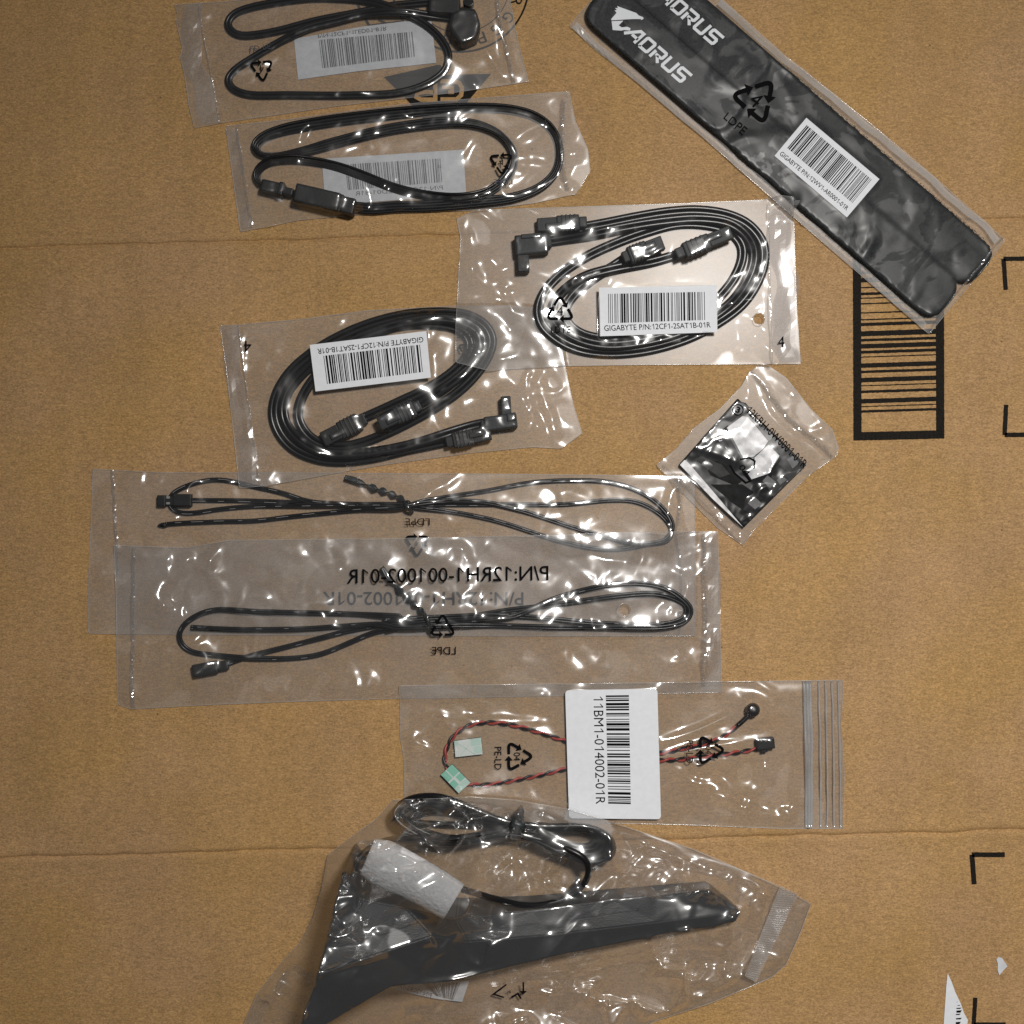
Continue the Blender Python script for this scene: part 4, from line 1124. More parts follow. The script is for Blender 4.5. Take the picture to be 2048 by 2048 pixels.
# ================================================================ bag 4 then bag 3: flat data cables
SATA = lobes(2, .00122, .62)
def bag_d():
    begin()
    B = thing('plastic_bag', 'clear bag with upside-down barcode label over coiled flat data cables', 'plastic bag', R4((800, 500))[0], 'plastic accessory bags')
    C1 = thing('data_cable', 'black flat data cable with two straight plugs, outer coil under upside-down label', 'cable', R4((600, 800))[0], 'flat data cables')
    C2 = thing('data_cable', 'black flat data cable ending in a right-angle plug, coil under upside-down label', 'cable', R4((1450, 640))[0], 'flat data cables')
    p1 = R4((1215, 728), (1100, 752), (1000, 772), (850, 808), (700, 828), (570, 818), (450, 768), (380, 690), (352, 600), (370, 500), (430, 400), (530, 310), (660, 230), (820, 162), (1000, 118), (1180, 108), (1300, 124), (1380, 172), (1412, 240), (1396, 310), (1340, 400), (1250, 490), (1130, 572),
            (1020, 634), (900, 692), (780, 738), (690, 756), (600, 748), (520, 700), (474, 620), (484, 540), (540, 440), (640, 340), (780, 245), (950, 175), (1130, 165), (1250, 190), (1302, 245), (1290, 315), (1220, 395), (1100, 475), (980, 532), (880, 578), (790, 618))
    p2 = R4((1385, 642), (1330, 652), (1200, 690), (1050, 738), (900, 772), (720, 792), (600, 784), (500, 738), (424, 660), (402, 590), (422, 500), (480, 420), (580, 330), (700, 262), (860, 192), (1020, 150), (1180, 137), (1280, 158), (1350, 204), (1362, 272), (1312, 362), (1222, 442), (1110, 520), (1035, 566))
    o1, a, za = cable('cord', p1, SATA, .0021, .0011, M['pvc_sata'], C1, cap=.0062, ksm=7)
    o2, b, zb = cable('cord', p2, SATA, .0021, .0011, M['pvc_sata'], C2, cap=.0075, ksm=7)
    zz = .0012
    sata_plug(C1, *R4((690, 672))[0], 207, 96, 36, M['conn'], zz)
    sata_plug(C1, *R4((1300, 712))[0], 12, 92, 32, M['conn'], zz + .0010)
    sata_plug(C2, *R4((960, 602))[0], 205, 92, 33, M['conn_grey'], zz + .0032)
    k = box('connector', *R4((1452, 638))[0], 66, 29, 7, zz, zz + .0060, M['conn_grey'], C2, .0007)
    box('plug_nose', *R4((1478, 558))[0], 20, 38, 3, zz + .0006, zz + .0054, M['conn_grey'], k, .0005)
    box('strain_relief', *R4((1378, 650))[0], 18, 20, 7, zz + .0010, zz + .0048, M['conn_grey'], k, .0006)
    box('latch', *R4((1505, 612))[0], 18, 16, 7, zz + .0058, zz + .0068, M['conn_grey'], k, .0003)
    q = R4((530, 265), (1093, 198), (1115, 423), (558, 490))
    zl = film(B, R4((97, 172), (190, 168), (500, 140), (800, 100), (1200, 78), (1500, 74), (1700, 92)), R4((1700, 92), (1742, 250), (1770, 400), (1805, 560), (1846, 692)),
              R4((190, 956), (310, 946), (600, 893), (900, 842), (1300, 788), (1600, 758), (1745, 766), (1846, 692)), R4((97, 172), (130, 400), (165, 720), (190, 956)), 67, haze=0.11, drop=13, cell=9, tilt=.09, pillow=.5, fold=.55, flats=[q],
              creases=[(R4((270, 940), (230, 700), (195, 200)), .9, 6), (R4((520, 850), (580, 790)), 1.0, 14), (R4((860, 690), (870, 620), (940, 570)), 1.2, 10), (R4((1580, 390), (1575, 470), (1600, 560), (1660, 720)), 1.6, 8), (R4((1640, 400), (1610, 500), (1640, 500), (1720, 700)), 1.5, 9), (R4((1500, 480), (1560, 600), (1750, 760)), 1.0, 10),
                       (R4((1300, 770), (1380, 720)), 1.4, 7), (R4((660, 130), (690, 160)), 1.0, 12), (R4((300, 930), (420, 800)), 1.0, 16), (R4((130, 220), (160, 600)), .6, 14), (R4((1390, 250), (1385, 330)), 1.3, 10), (R4((240, 880), (260, 940)), 1.2, 18), (R4((1120, 560), (1140, 640), (1180, 720)), .8, 12)],
              wild=[(R4((1480, 380), (1780, 380), (1846, 700), (1740, 770), (1520, 690)), 1.8), (R4((97, 172), (300, 160), (420, 900), (190, 956)), 1.4)])
    lb = sticker(B, q, zl[0] + .0001, M['paper']); zq = zl[0] + .0003
    barcode(R4((596, 318), (1062, 264), (1076, 396), (614, 454)), M['ink'], lb, zq, 46, 21)
    text('GIGABYTE P/N:12CF1-2SAT1B-01R', rot180(R4((566, 284), (1078, 226), (1080, 252), (568, 310))), M['ink'], lb, zq, bold=.008)
    d = drape()
    text('4', rot180(R4((212, 245), (248, 245), (248, 298), (212, 298))), M['ink'], B, d)
    seal(B, R4((185, 168), (215, 400), (252, 680), (292, 948)), 3.5, .12, seed=12)
    seal(B, R4((144, 176), (174, 400), (208, 680), (240, 944)), 34, .10, name='sealed_flap', mat='flap', seed=25, step=9, nacross=5)
    recycle(*R4((1292, 290))[0], 36, 183, M['ink'], B, d, '4')
    text('LD PE', rot180(R4((1240, 202), (1335, 198), (1336, 228), (1241, 232))), M['ink'], B, d)
bag_d()

def bag_c():
    begin()
    B = thing('plastic_bag', 'clear bag with bright glare, upright barcode label and punched hole', 'plastic bag', R3((950, 500))[0], 'plastic accessory bags')
    C1 = thing('data_cable', 'grey-black flat data cable with straight plugs, outer coil beneath upright label', 'cable', R3((1250, 140))[0], 'flat data cables')
    C2 = thing('data_cable', 'grey-black flat data cable with right-angle plug at left, beneath upright label', 'cable', R3((440, 310))[0], 'flat data cables')
    p1 = R3((690, 228), (800, 208), (950, 178), (1100, 154), (1250, 146), (1400, 170), (1500, 222), (1562, 310), (1566, 400), (1536, 490), (1466, 596), (1350, 686), (1200, 764), (1000, 822), (800, 838), (655, 814), (548, 756), (488, 690), (476, 620), (504, 542), (582, 454), (700, 374), (850, 304), (1000, 250), (1150, 212), (1290, 216), (1395, 246), (1456, 312), (1460, 380),
            (1424, 470), (1355, 560), (1270, 636), (1100, 712), (900, 762), (760, 764), (665, 734), (612, 684), (606, 622), (650, 552), (745, 474), (850, 408), (905, 370))
    p2 = R3((520, 298), (600, 286), (700, 268), (900, 226), (1100, 196), (1250, 186), (1400, 208), (1476, 262), (1514, 330), (1514, 400), (1480, 490), (1410, 588), (1300, 670), (1150, 738), (1000, 778), (820, 798), (690, 776), (584, 718), (546, 660), (548, 600), (590, 540), (690, 470), (850, 424), (1020, 396), (1160, 356))
    cable('cord', p1, SATA, .0021, .0011, M['pvc_sata'], C1, cap=.0062, ksm=7)
    cable('cord', p2, SATA, .0021, .0011, M['pvc_sata'], C2, cap=.0075, ksm=7)
    zz = .0012
    sata_plug(C1, *R3((585, 208))[0], 184, 100, 32, M['conn_grey'], zz)
    sata_plug(C1, *R3((985, 335))[0], 21, 86, 34, M['conn_grey'], zz + .0028)
    sata_plug(C2, *R3((1280, 300))[0], 22, 120, 32, M['conn_grey'], zz + .0030)
    k = box('connector', *R3((442, 308))[0], 66, 40, 5, zz, zz + .0062, M['conn_grey'], C2, .0008)
    box('plug_nose', *R3((402, 395))[0], 24, 40, 2, zz + .0006, zz + .0052, M['conn'], k, .0005)
    box('strain_relief', *R3((512, 296))[0], 22, 24, 6, zz + .0010, zz + .0048, M['conn_grey'], k, .0006)
    box('latch', *R3((440, 268))[0], 40, 9, 5, zz + .0060, zz + .0070, M['conn_grey'], k, .0003)
    q = R3((768, 520), (1337, 507), (1340, 735), (772, 755))
    zl = film(B, R3((80, 188), (170, 146), (700, 128), (1200, 112), (1560, 96), (1640, 74), (1706, 82)), R3((1706, 82), (1712, 300), (1722, 600), (1742, 888)),
              R3((76, 880), (235, 920), (380, 912), (600, 898), (1000, 892), (1400, 890), (1742, 888)), R3((80, 188), (100, 280), (88, 500), (76, 700), (76, 880)), 71, haze=0.15, mat='film_clear', drop=18, cell=11, tilt=.11, pillow=1.0, fold=.9, flats=[q],
              creases=[(R3((170, 150), (270, 220), (370, 285)), 2.2, 10), (R3((1640, 78), (1560, 160), (1400, 225)), 2.4, 12), (R3((245, 480), (300, 440), (330, 470)), 1.5, 9), (R3((250, 460), (260, 560), (240, 640)), 1.3, 10), (R3((310, 470), (330, 600), (360, 700)), 1.0, 9), (R3((1590, 100), (1592, 500), (1600, 860)), 1.0, 8), (R3((1640, 100), (1650, 300)), .8, 10),
                       (R3((980, 400), (1050, 350), (1100, 310)), 1.4, 8), (R3((1090, 800), (1200, 780), (1300, 740)), 2.0, 14), (R3((1060, 760), (1080, 800)), 1.2, 8), (R3((1640, 885), (1560, 800), (1470, 700)), 2.6, 14), (R3((1350, 650), (1420, 600), (1560, 560)), 1.0, 12), (R3((900, 640), (1000, 560), (1200, 450)), .8, 20), (R3((1100, 440), (1300, 400), (1500, 430)), 1.4, 14),
                       (R3((560, 750), (640, 860)), 1.2, 12), (R3((380, 780), (460, 900)), .8, 14), (R3((110, 760), (260, 700)), 1.2, 16), (R3((960, 850), (1000, 830), (1020, 850)), 1.2, 8), (R3((100, 430), (180, 380)), 1.0, 18), (R3((1220, 850), (1330, 800), (1400, 760)), 1.4, 18), (R3((1390, 540), (1500, 450)), 1.0, 12), (R3((930, 190), (940, 250)), 1.0, 9)],
              holes=[(*R3((1541, 670))[0], 11.5)],
              wild=[(R3((80, 150), (380, 200), (420, 900), (80, 900)), 1.7), (R3((1250, 640), (1560, 560), (1740, 880), (1150, 880)), 1.6)], calm=[R3((600, 480), (760, 480), (760, 760), (600, 760)), R3((1130, 380), (1560, 330), (1520, 505), (1130, 505))])
    lb = sticker(B, q, zl[0] + .0001, M['paper']); zq = zl[0] + .0003
    barcode(R3((812, 550), (1278, 540), (1280, 676), (814, 692)), M['ink'], lb, zq, 50, 31)
    text('GIGABYTE P/N:12CF1-2SAT1B-01R', R3((792, 702), (1306, 686), (1308, 712), (794, 730)), M['ink'], lb, zq, bold=.006)
    d = drape()
    recycle(*R3((580, 632))[0], 52, 0, M['ink'], B, d, '4', csize=.34)
    text('LD PE', R3((538, 708), (630, 706), (630, 738), (538, 740)), M['ink'], B, d)
    text('4', R3((1632, 756), (1664, 754), (1664, 808), (1632, 808)), M['ink'], B, d)
    seal(B, R3((1650, 100), (1656, 300), (1664, 600), (1676, 880)), 44, .08, name='sealed_flap', mat='flap', seed=26, step=9, nacross=5)
    seal(B, R3((1588, 105), (1590, 300), (1596, 600), (1606, 888)), 3.0, .12, seed=14)
    hx, hy = R3((1541, 670))[0]; a = np.linspace(0, 2 * math.pi, 30); P = Wn(hx + 11.5 * np.cos(a), hy + 11.5 * np.sin(a), samp(HM, hx + 11.5 * np.cos(a), hy + 11.5 * np.sin(a)) + .0001)
    V, F = sweep(P, circ(.00018, 4)); mk('punched_hole_rim', V, F, M['edge'], B, True)
bag_c()

# ================================================================ bag 6: small bag with folded leaflet
def bag_f():
    begin()
    B = thing('plastic_bag', 'small square clear bag turned on its corner, holding black printed leaflet', 'plastic bag', RF((900, 1000))[0], 'plastic accessory bags')
    z0 = float(polymax(CM, RF((860, 425), (1460, 1010), (910, 1560), (350, 1000)))) * .5 + .0006; z1 = z0 + .0022
    card = RF((860, 425), (1462, 1012), (912, 1560), (348, 1002))
    T = thing('folded_leaflet', 'small folded black and white printed leaflet inside diamond-turned bag', 'leaflet', RF((900, 1000))[0])
    o = poly_solid('leaflet_sheet', card, z0, z1, M['card_black'], T, .0003); stamp_poly(CM, card, z1)
    zi = [z1 + .00006]
    def pr(m, *p): zi[0] += .00003; ngon('printed_picture', RF(*p), M[m], o, zi[0])
    pr('g2', (866, 450), (790, 505), (560, 755), (610, 820), (700, 750), (960, 505), (930, 465))
    pr('g3', (820, 470), (900, 465), (955, 500), (870, 580), (800, 545))
    pr('g3', (548, 770), (575, 755), (640, 815), (612, 838), (585, 820))
    pr('g1', (650, 735), (780, 620), (900, 950), (850, 985), (820, 975))
    pr('g2', (700, 715), (770, 660), (920, 950), (870, 965))
    pr('g4', (762, 682), (900, 580), (950, 590), (1010, 660), (1125, 800), (1080, 870), (1000, 935), (905, 952))
    pr('g3', (770, 690), (905, 945), (890, 955), (755, 705))
    pr('g3', (960, 590), (1180, 760), (1130, 800), (1020, 665))
    pr('g4', (1005, 945), (1130, 830), (1225, 930), (1130, 1085), (980, 1135), (930, 1060), (1010, 1010))
    pr('g2', (1185, 770), (1400, 950), (1460, 1010), (1170, 1290), (1110, 1190), (1240, 960))
    pr('g3', (1075, 1150), (1120, 1100), (1195, 1160), (1145, 1215)); pr('g3', (1200, 1140), (1250, 1105), (1290, 1140), (1230, 1185)); pr('g3', (1290, 960), (1340, 930), (1400, 990), (1340, 1040))
    pr('g1', (1215, 1000), (1290, 1060), (1200, 1120), (1150, 1080))
    pr('g4', (392, 965), (420, 985), (640, 1240), (905, 1556), (640, 1310), (350, 1008))
    pr('g1', (500, 900), (760, 1000), (900, 1150), (840, 1190), (620, 1100))
    pr('g2', (480, 960), (540, 930), (720, 1010), (790, 1090), (700, 1120))
    pr('g1', (620, 1180), (900, 1180), (1080, 1300), (960, 1440), (800, 1330))
    pr('g3', (945, 1345), (1010, 1290), (1070, 1350), (1010, 1400))
    def ink(pts, m='print_white', wd=1.3):
        V, F = stroke2(RF(*pts), wd); ink_mesh('printed_line', V, F, M[m], o, zi[0] + .00012)
    ink([(680, 765), (700, 800), (722, 790)]); ink([(750, 850), (780, 895), (800, 880)], wd=1.3); ink([(815, 935), (835, 970)])
    ink([(880, 960), (960, 945), (1010, 975), (1000, 1040)], 'ink', 3)
    ink([(790, 1010), (830, 1080), (930, 1165), (970, 1150), (900, 1060)], 'ink', 3.4)
    text('3', quad_c(*RF((862, 524))[0], 9, 12, -20), M['ink'], o, zi[0] + .0002, bold=.02)
    ring = [(RF((862, 524))[0][0] + 10.5 * math.cos(a), RF((862, 524))[0][1] + 10.5 * math.sin(a)) for a in np.linspace(0, 6.3, 24)]
    V, F = stroke2(ring, 1.6); ink_mesh('printed_line', V, F, M['ink'], o, zi[0] + .0002)
    film(B, RF((1050, 128), (1120, 130), (1290, 250), (1500, 520), (1690, 700), (1745, 860)), RF((1745, 860), (1720, 935), (1480, 1100), (1150, 1430), (1000, 1580), (905, 1712)), RF((145, 1010), (420, 1300), (680, 1560), (905, 1712)),
         RF((1050, 128), (960, 195), (880, 330), (700, 520), (470, 690), (330, 860), (145, 1010)), 83, haze=0.12, mat='film_clear', drop=8, cell=7, tilt=.12, pillow=.5, fold=.6, flam=15, fsharp=1.0, spacing=2.2, edge_fade=14, tension_it=600,
         creases=[(RF((970, 190), (1110, 330), (1150, 480), (1300, 660), (1500, 780), (1700, 930)), 1.8, 7), (RF((150, 1010), (250, 1080), (340, 1180)), 2.0, 12), (RF((450, 730), (480, 850)), 1.0, 6), (RF((370, 1110), (500, 1200), (600, 1380), (790, 1560)), 2.0, 8), (RF((340, 1080), (350, 1250)), 1.6, 8),
                  (RF((905, 1700), (980, 1540), (1100, 1450)), 2.0, 9), (RF((1180, 1290), (1300, 1150), (1500, 1060)), 2.0, 9), (RF((780, 1560), (860, 1660)), 1.4, 7), (RF((940, 200), (960, 450)), 1.6, 11), (RF((590, 660), (690, 600)), 1.0, 7), (RF((480, 860), (640, 900), (900, 1000)), .8, 14), (RF((980, 1130), (1060, 1080), (1180, 1000)), 1.0, 12)])
    d = drape()
    seal(B, RF((975, 190), (1090, 310), (1180, 440), (1300, 590), (1480, 740), (1700, 930)), 8, .45, seed=15)
    seal(B, RF((200, 1010), (340, 1120), (520, 1310), (690, 1480), (880, 1680)), 5, .3, seed=16)
    text('12KRH-0W0001-01R', RF((972, 490), (1478, 985), (1436, 1050), (926, 540)), M['ink'], B, d, bold=.008)
    text('04', RF((905, 1000), (975, 1075), (930, 1110), (865, 1030)), M['ink'], B, d)
    text('PE-LD', RF((770, 1085), (872, 1180), (845, 1205), (748, 1110)), M['ink'], B, d)
bag_f()

# ================================================================ bag 9: zip bag with twisted sensor wire
def bag_i():
    begin()
    B = thing('zip_bag', 'clear zip-lock bag with tall white rounded label and red-black wire', 'plastic bag', R7((900, 380))[0], 'plastic accessory bags')
    C = thing('sensor_wire', 'twisted red and black wire looped through zip-lock bag', 'cable', R7((1490, 185))[0])
    path = R7((1478, 205), (1440, 240), (1380, 288), (1310, 320), (1200, 345), (1110, 362), (1000, 372), (900, 362), (800, 338), (715, 310), (600, 272), (500, 246), (400, 236), (315, 252), (255, 300), (230, 352), (226, 405), (250, 442), (290, 478), (335, 492), (400, 492), (500, 476), (620, 452), (720, 428), (900, 408), (1110, 392), (1200, 388), (1300, 376), (1450, 356), (1520, 342))
    pts = catmull(path, 2.5); 
    for c in (0, 1): pts[:, c] = np.r_[pts[0, c], smooth1(pts[:, c], 3)[1:-1], pts[-1, c]]
    z = lay(pts, .0011, .0011, cap=.0035, lag=30, ksm=8)
    P = Wn(pts[:, 0], pts[:, 1], z); D = np.r_[0, np.cumsum(np.linalg.norm(np.diff(P, axis=0), axis=1))]
    T = np.gradient(P, axis=0); T /= np.linalg.norm(T, axis=1)[:, None]; Sd = np.cross(T, (0, 0, 1)); U = np.cross(Sd, T)
    # resample finer for the twist
    Dn = np.arange(0, D[-1], .00045)
    def rs(A): return np.stack([np.interp(Dn, D, A[:, i]) for i in range(3)], -1)
    P, Sd, U = rs(P), rs(Sd), rs(U)
    for k, (nm, mt) in enumerate((('red_wire', 'red'), ('black_wire', 'pvc'))):
        ph = Dn * 2 * math.pi / .0098 + k * math.pi
        Q = P + Sd * (np.cos(ph) * .00056)[:, None] + U * (np.sin(ph) * .00056)[:, None]
        V, F = sweep(Q, circ(.00058, 6)); mk(nm, V, F, M[mt], C, True)
    # bead microphone and plug
    x, y = R7((1492, 184))[0]; zb = .0008; bm = bmesh.new()
    bmesh.ops.create_uvsphere(bm, u_segments=20, v_segments=12, radius=.0031, matrix=Matrix.Translation(W(x, y, zb + .0031)))
    me = bpy.data.meshes.new('sensor_head'); bm.to_mesh(me); bm.free(); me.materials.append(M['conn']); [setattr(p, 'use_smooth', True) for p in me.polygons]
    o = bpy.data.objects.new('sensor_head', me); COL.objects.link(o); o.parent = C; o.matrix_parent_inverse = Matrix.Translation(-Vector(C.location)); stamp_disk(CM, x, y, 12, zb + .0062)
    ph = R7((1482, 200), (1455, 226), (1430, 248)); pp = catmull(ph, 3)
    V, F = sweep(Wn(pp[:, 0], pp[:, 1], zb + .0020), circ(.0011, 8)); mk('heat_shrink_sleeve', V, F, M['pvc'], C, True)
    b = box('connector', *R7((1545, 325))[0], 36, 22, 6, zb, zb + .0036, M['conn'], C, .0004)
    for dx in (-9, 0, 9): box('connector_contact', R7((1545, 325))[0][0] + dx, R7((1545, 325))[0][1] - 7, 3.0, 3.2, 6, zb + .0034, zb + .0039, M['white'], b, 0)
    box('connector_tab', *R7((1540, 352))[0], 12, 8, 6, zb, zb + .0028, M['conn'], b, .0003)
    # foam pads
    def pad(label, q, kind):
        T_ = thing('adhesive_pad', label, 'adhesive pad', q[0], 'foam adhesive pads'); zp = .0008
        poly_solid('foam_body', q, zp, zp + .0016, M['pad_side'], T_, .0001)
        li = poly_solid('release_liner', q, zp + .0016, zp + .0019, M['pad_white'], T_, 0); stamp_poly(CM, q, zp + .002)
        zt = zp + .00195
        def ln(a, b, w_, m):
            f = bil(q); V, F = stroke2([tuple(f(*a)), tuple(f(*b))], w_); ink_mesh('printed_cross', V, F, M[m], li, zt + .0001)
        if kind == 0:
            for rc in ((.0, .0, .14, .30), (.62, .0, 1, .45), (.70, .50, 1, .9)): ngon('printed_block', sub(q, *rc), M['pad_pale'], li, zt)
            ln((.02, .02), (.75, 1), 1.1, 'pad_pale'); ln((.72, .02), (.18, .98), 1.1, 'pad_pale')
        else:
            for rc in ((.0, .0, .40, .52), (.0, .60, .40, 1), (.47, .60, .75, 1), (.45, .0, .72, .42)): ngon('printed_block', sub(q, *rc), M['pad_green'], li, zt)
            ngon('printed_block', sub(q, .76, 0, 1, 1), M['pad_pale'], li, zt)
    pad('pale green adhesive pad lying flat inside the wire loop', RI((590, 562), (835, 530), (852, 682), (602, 710)), 0)
    pad('green chequered adhesive pad turned on its corner over the wire', RI((570, 775), (740, 945), (632, 1042), (468, 872)), 1)
    q = R7((720, 104), (1099, 97), (1114, 634), (736, 630))
    zl = film(B, R7((38, 86), (300, 82), (700, 78), (1300, 70), (1865, 62)), R7((1865, 62), (1855, 250), (1868, 450), (1862, 672)), R7((62, 656), (500, 650), (900, 650), (1200, 656), (1600, 672), (1862, 672)),
              R7((38, 86), (42, 200), (40, 280), (56, 380), (62, 656)), 97, haze=0.12, mat='film_clear', drop=14, cell=10, tilt=.06, pillow=.6, fold=.5, flats=[round_quad(q, 8)],
              creases=[(R7((1105, 320), (1270, 265), (1430, 190)), 2.2, 9), (R7((1120, 385), (1250, 350), (1500, 310)), 2.4, 10), (R7((1510, 240), (1600, 195), (1650, 225), (1690, 330), (1660, 480), (1650, 620)), 2.2, 10), (R7((1180, 430), (1300, 520), (1500, 600), (1650, 630)), 2.4, 12), (R7((1530, 370), (1560, 450), (1600, 560), (1650, 630)), 2.2, 9), (R7((1180, 430), (1300, 410), (1520, 370)), 1.6, 10),
                       (R7((50, 290), (200, 280)), .7, 7), (R7((150, 185), (250, 215), (460, 225), (700, 235)), .8, 8), (R7((1100, 80), (1500, 70), (1610, 140)), .9, 8), (R7((80, 325), (150, 330)), 1.0, 9), (R7((420, 300), (460, 285), (510, 290)), 1.2, 14), (R7((1320, 520), (1380, 560), (1450, 560)), 1.6, 14)],
              wild=[(R7((1180, 400), (1530, 370), (1660, 620), (1350, 590)), 4.2), (R7((60, 180), (250, 200), (250, 350), (60, 350)), 2.2)], calm=[R7((400, 250), (710, 250), (710, 620), (350, 620))])
    lb = sticker(B, q, zl[0] + .0001, M['paper'], 8); zq = zl[0] + .0003
    barcode(R7((887, 125), (982, 124), (990, 572), (897, 570)), M['ink'], lb, zq, 40, 41, vertical=True)
    # text reads downwards
    text('11BM1-014002-01R', R7((876, 130), (885, 572), (846, 572), (836, 130)), M['ink'], lb, zq)
    d = drape()
    for (cx, cy) in ((522, 376), (1310, 350)):
        recycle(*R7((cx, cy))[0], 55, -90, M['ink'], B, d, '04', csize=.24)
        text('PE-LD', R7((cx - 64, cy - 40), (cx - 64, cy + 54), (cx - 92, cy + 54), (cx - 92, cy - 40)), M['ink'], B, d)
    # zip: pressed profile of parallel ribs
    for x, rad, nm in ((1708, .0006, 'zip_rib'), (1720, .0011, 'zip_track'), (1732, .0006, 'zip_rib'), (1768, .0004, 'zip_rib'), (1795, .0004, 'zip_rib'), (1822, .0004, 'zip_rib'), (1848, .0004, 'zip_rib')):
        pp = resamp(R7((x - 6, 66), (x, 250), (x + 3, 450), (x + 2, 668)), 40); pp[:, 0] += smooth1(rng.normal(0, 1, 40), 2) * 1.0
        V, F = sweep(Wn(pp[:, 0], pp[:, 1], samp(HM, pp[:, 0], pp[:, 1]) + rad * .5), circ(rad, 6)); mk(nm, V, F, M['zip'], B, True)
bag_i()

# ================================================================ bag 10: antenna
def bag_j():
    begin()
    B = thing('plastic_bag', 'large crumpled clear bag with dotted zip end, holding black antenna', 'plastic bag', R8((900, 500))[0], 'plastic accessory bags')
    A = thing('antenna', 'black fin-shaped antenna with slim blade, in crumpled bag at bottom', 'antenna', R8((800, 500))[0])
    zb = .0012
    # one faceted body: broad root, raised crease, slim blade
    def Z(p, z): return (*R8(p)[0], z)
    nm = dict(a=Z((362, 292), .046), u1=Z((430, 370), .042), u2=Z((560, 396), .037), u3=Z((715, 430), .026), u4=Z((950, 404), .018), u5=Z((1200, 371), .013), u6=Z((1498, 340), .010),
              t=Z((1594, 408), .009), r0=Z((288, 600), .050), r1=Z((450, 545), .046), r2=Z((640, 482), .037), r3=Z((750, 500), .0262), r4=Z((1010, 478), .0186), r5=Z((1330, 440), .0132),
              l0=Z((222, 800), .046), l1=Z((300, 762), .042), l2=Z((520, 634), .036), l3=Z((690, 622), .0245), l4=Z((1010, 546), .0165), l5=Z((1330, 482), .0118), lt=Z((1578, 440), .0078))
    keys = list(nm); topf = ['a u1 r0', 'u1 r1 r0', 'u1 u2 r1', 'u2 r2 r1', 'u2 u3 r2', 'u3 r3 r2', 'u3 u4 r3', 'u4 r4 r3', 'u4 u5 r4', 'u5 r5 r4', 'u5 u6 r5', 'u6 t r5', 'r0 r1 l0', 'r1 l1 l0', 'r1 l2 l1', 'r1 r2 l2', 'r2 l3 l2', 'r2 r3 l3', 'r3 l4 l3', 'r3 r4 l4', 'r4 l5 l4', 'r4 r5 l5', 'r5 lt l5', 'r5 t lt']
    rim = 'a u1 u2 u3 u4 u5 u6 t lt l5 l4 l3 l2 l1 l0 r0'.split()
    bm = bmesh.new(); bv = {k: bm.verts.new(W(*nm[k])) for k in keys}
    for f_ in topf: bm.faces.new([bv[k] for k in f_.split()])
    low = {}
    for k in rim:
        x, y, z_ = W(*nm[k]); low[k] = bm.verts.new((x * 1.0, y * 1.0 + (.0016 if k[0] in 'ua' else -.0010 if k[0] == 'l' else 0), zb))
    for i, k in enumerate(rim):
        k2 = rim[(i + 1) % len(rim)]; bm.faces.new((bv[k], bv[k2], low[k2], low[k]))
    bm.faces.new([low[k] for k in rim])
    bmesh.ops.recalc_face_normals(bm, faces=bm.faces[:])
    ed = [e for e in bm.edges if len(e.link_faces) == 2 and e.calc_face_angle(0) > .18]
    bmesh.ops.bevel(bm, geom=ed, offset=.0006, segments=2, affect='EDGES', clamp_overlap=True)
    bmesh.ops.triangulate(bm, faces=[f for f in bm.faces if len(f.verts) > 4])
    me = bpy.data.meshes.new('antenna_body'); bm.to_mesh(me); bm.free(); me.materials.append(M['antenna'])
    o = bpy.data.objects.new('antenna_body', me); COL.objects.link(o); o.parent = A; o.matrix_parent_inverse = Matrix.Translation(-Vector(A.location))
    for f_ in topf:
        p0, p1, p2 = [nm[k] for k in f_.split()]
        den = (p1[1] - p2[1]) * (p0[0] - p2[0]) + (p2[0] - p1[0]) * (p0[1] - p2[1])
        def pl(X, Y, p0=p0, p1=p1, p2=p2, den=den):
            a_ = ((p1[1] - p2[1]) * (X - p2[0]) + (p2[0] - p1[0]) * (Y - p2[1])) / den; b_ = ((p2[1] - p0[1]) * (X - p2[0]) + (p0[0] - p2[0]) * (Y - p2[1])) / den
            return a_ * p0[2] + b_ * p1[2] + (1 - a_ - b_) * p2[2]
        cx_, cy_ = (p0[0] + p1[0] + p2[0]) / 3, (p0[1] + p1[1] + p2[1]) / 3
        stamp_poly(CM, [(cx_ + (q[0] - cx_) * 1.12, cy_ + (q[1] - cy_) * 1.12) for q in (p0, p1, p2)], pl)
    # raised seam lines moulded into the root
    for q in ([(330, 520), (470, 480), (600, 440)], [(760, 470), (1000, 438), (1280, 400)]):
        pp = catmull(R8(*q), 6); zz_ = samp(CM, pp[:, 0], pp[:, 1]) + .0001
        V, F = sweep(Wn(pp[:, 0], pp[:, 1], zz_), circ(.00035, 5)); mk('moulded_seam', V, F, M['antenna'], o, True)
    # foam roll over the cable joint
    Fm = thing('foam_wrap', 'white rolled foam sheet wrapped over the antenna cable', 'foam wrap', R8((560, 320))[0])
    ax = catmull(R8((440, 236), (510, 266), (600, 312), (708, 376)), 5); n = len(ax); s = np.linspace(0, 1, n)
    g = np.random.default_rng(5); Vv = []; m = 26
    th = np.linspace(0, 2 * math.pi * 1.12, m)
    T = np.gradient(ax, axis=0); T /= np.linalg.norm(T, axis=1)[:, None]; nr = np.stack([-T[:, 1], T[:, 0]], -1)
    for sh in (0, 1):
        for i in range(n):
            rr = np.interp(s[i], [0, .15, .5, 1], [38, 46, 43, 40]) * (1 - .45 * sh)
            for j in range(m):
                k = rr * (1 + .05 * (j / m)) * (1 + g.normal(0, .006))
                p = ax[i] + nr[i] * math.cos(th[j]) * k; h = .0475 + math.sin(th[j]) * k * S * .52 + .003 * (1 - s[i])
                Vv.append(W(p[0], p[1], h))
    Ff = []; off = n * m
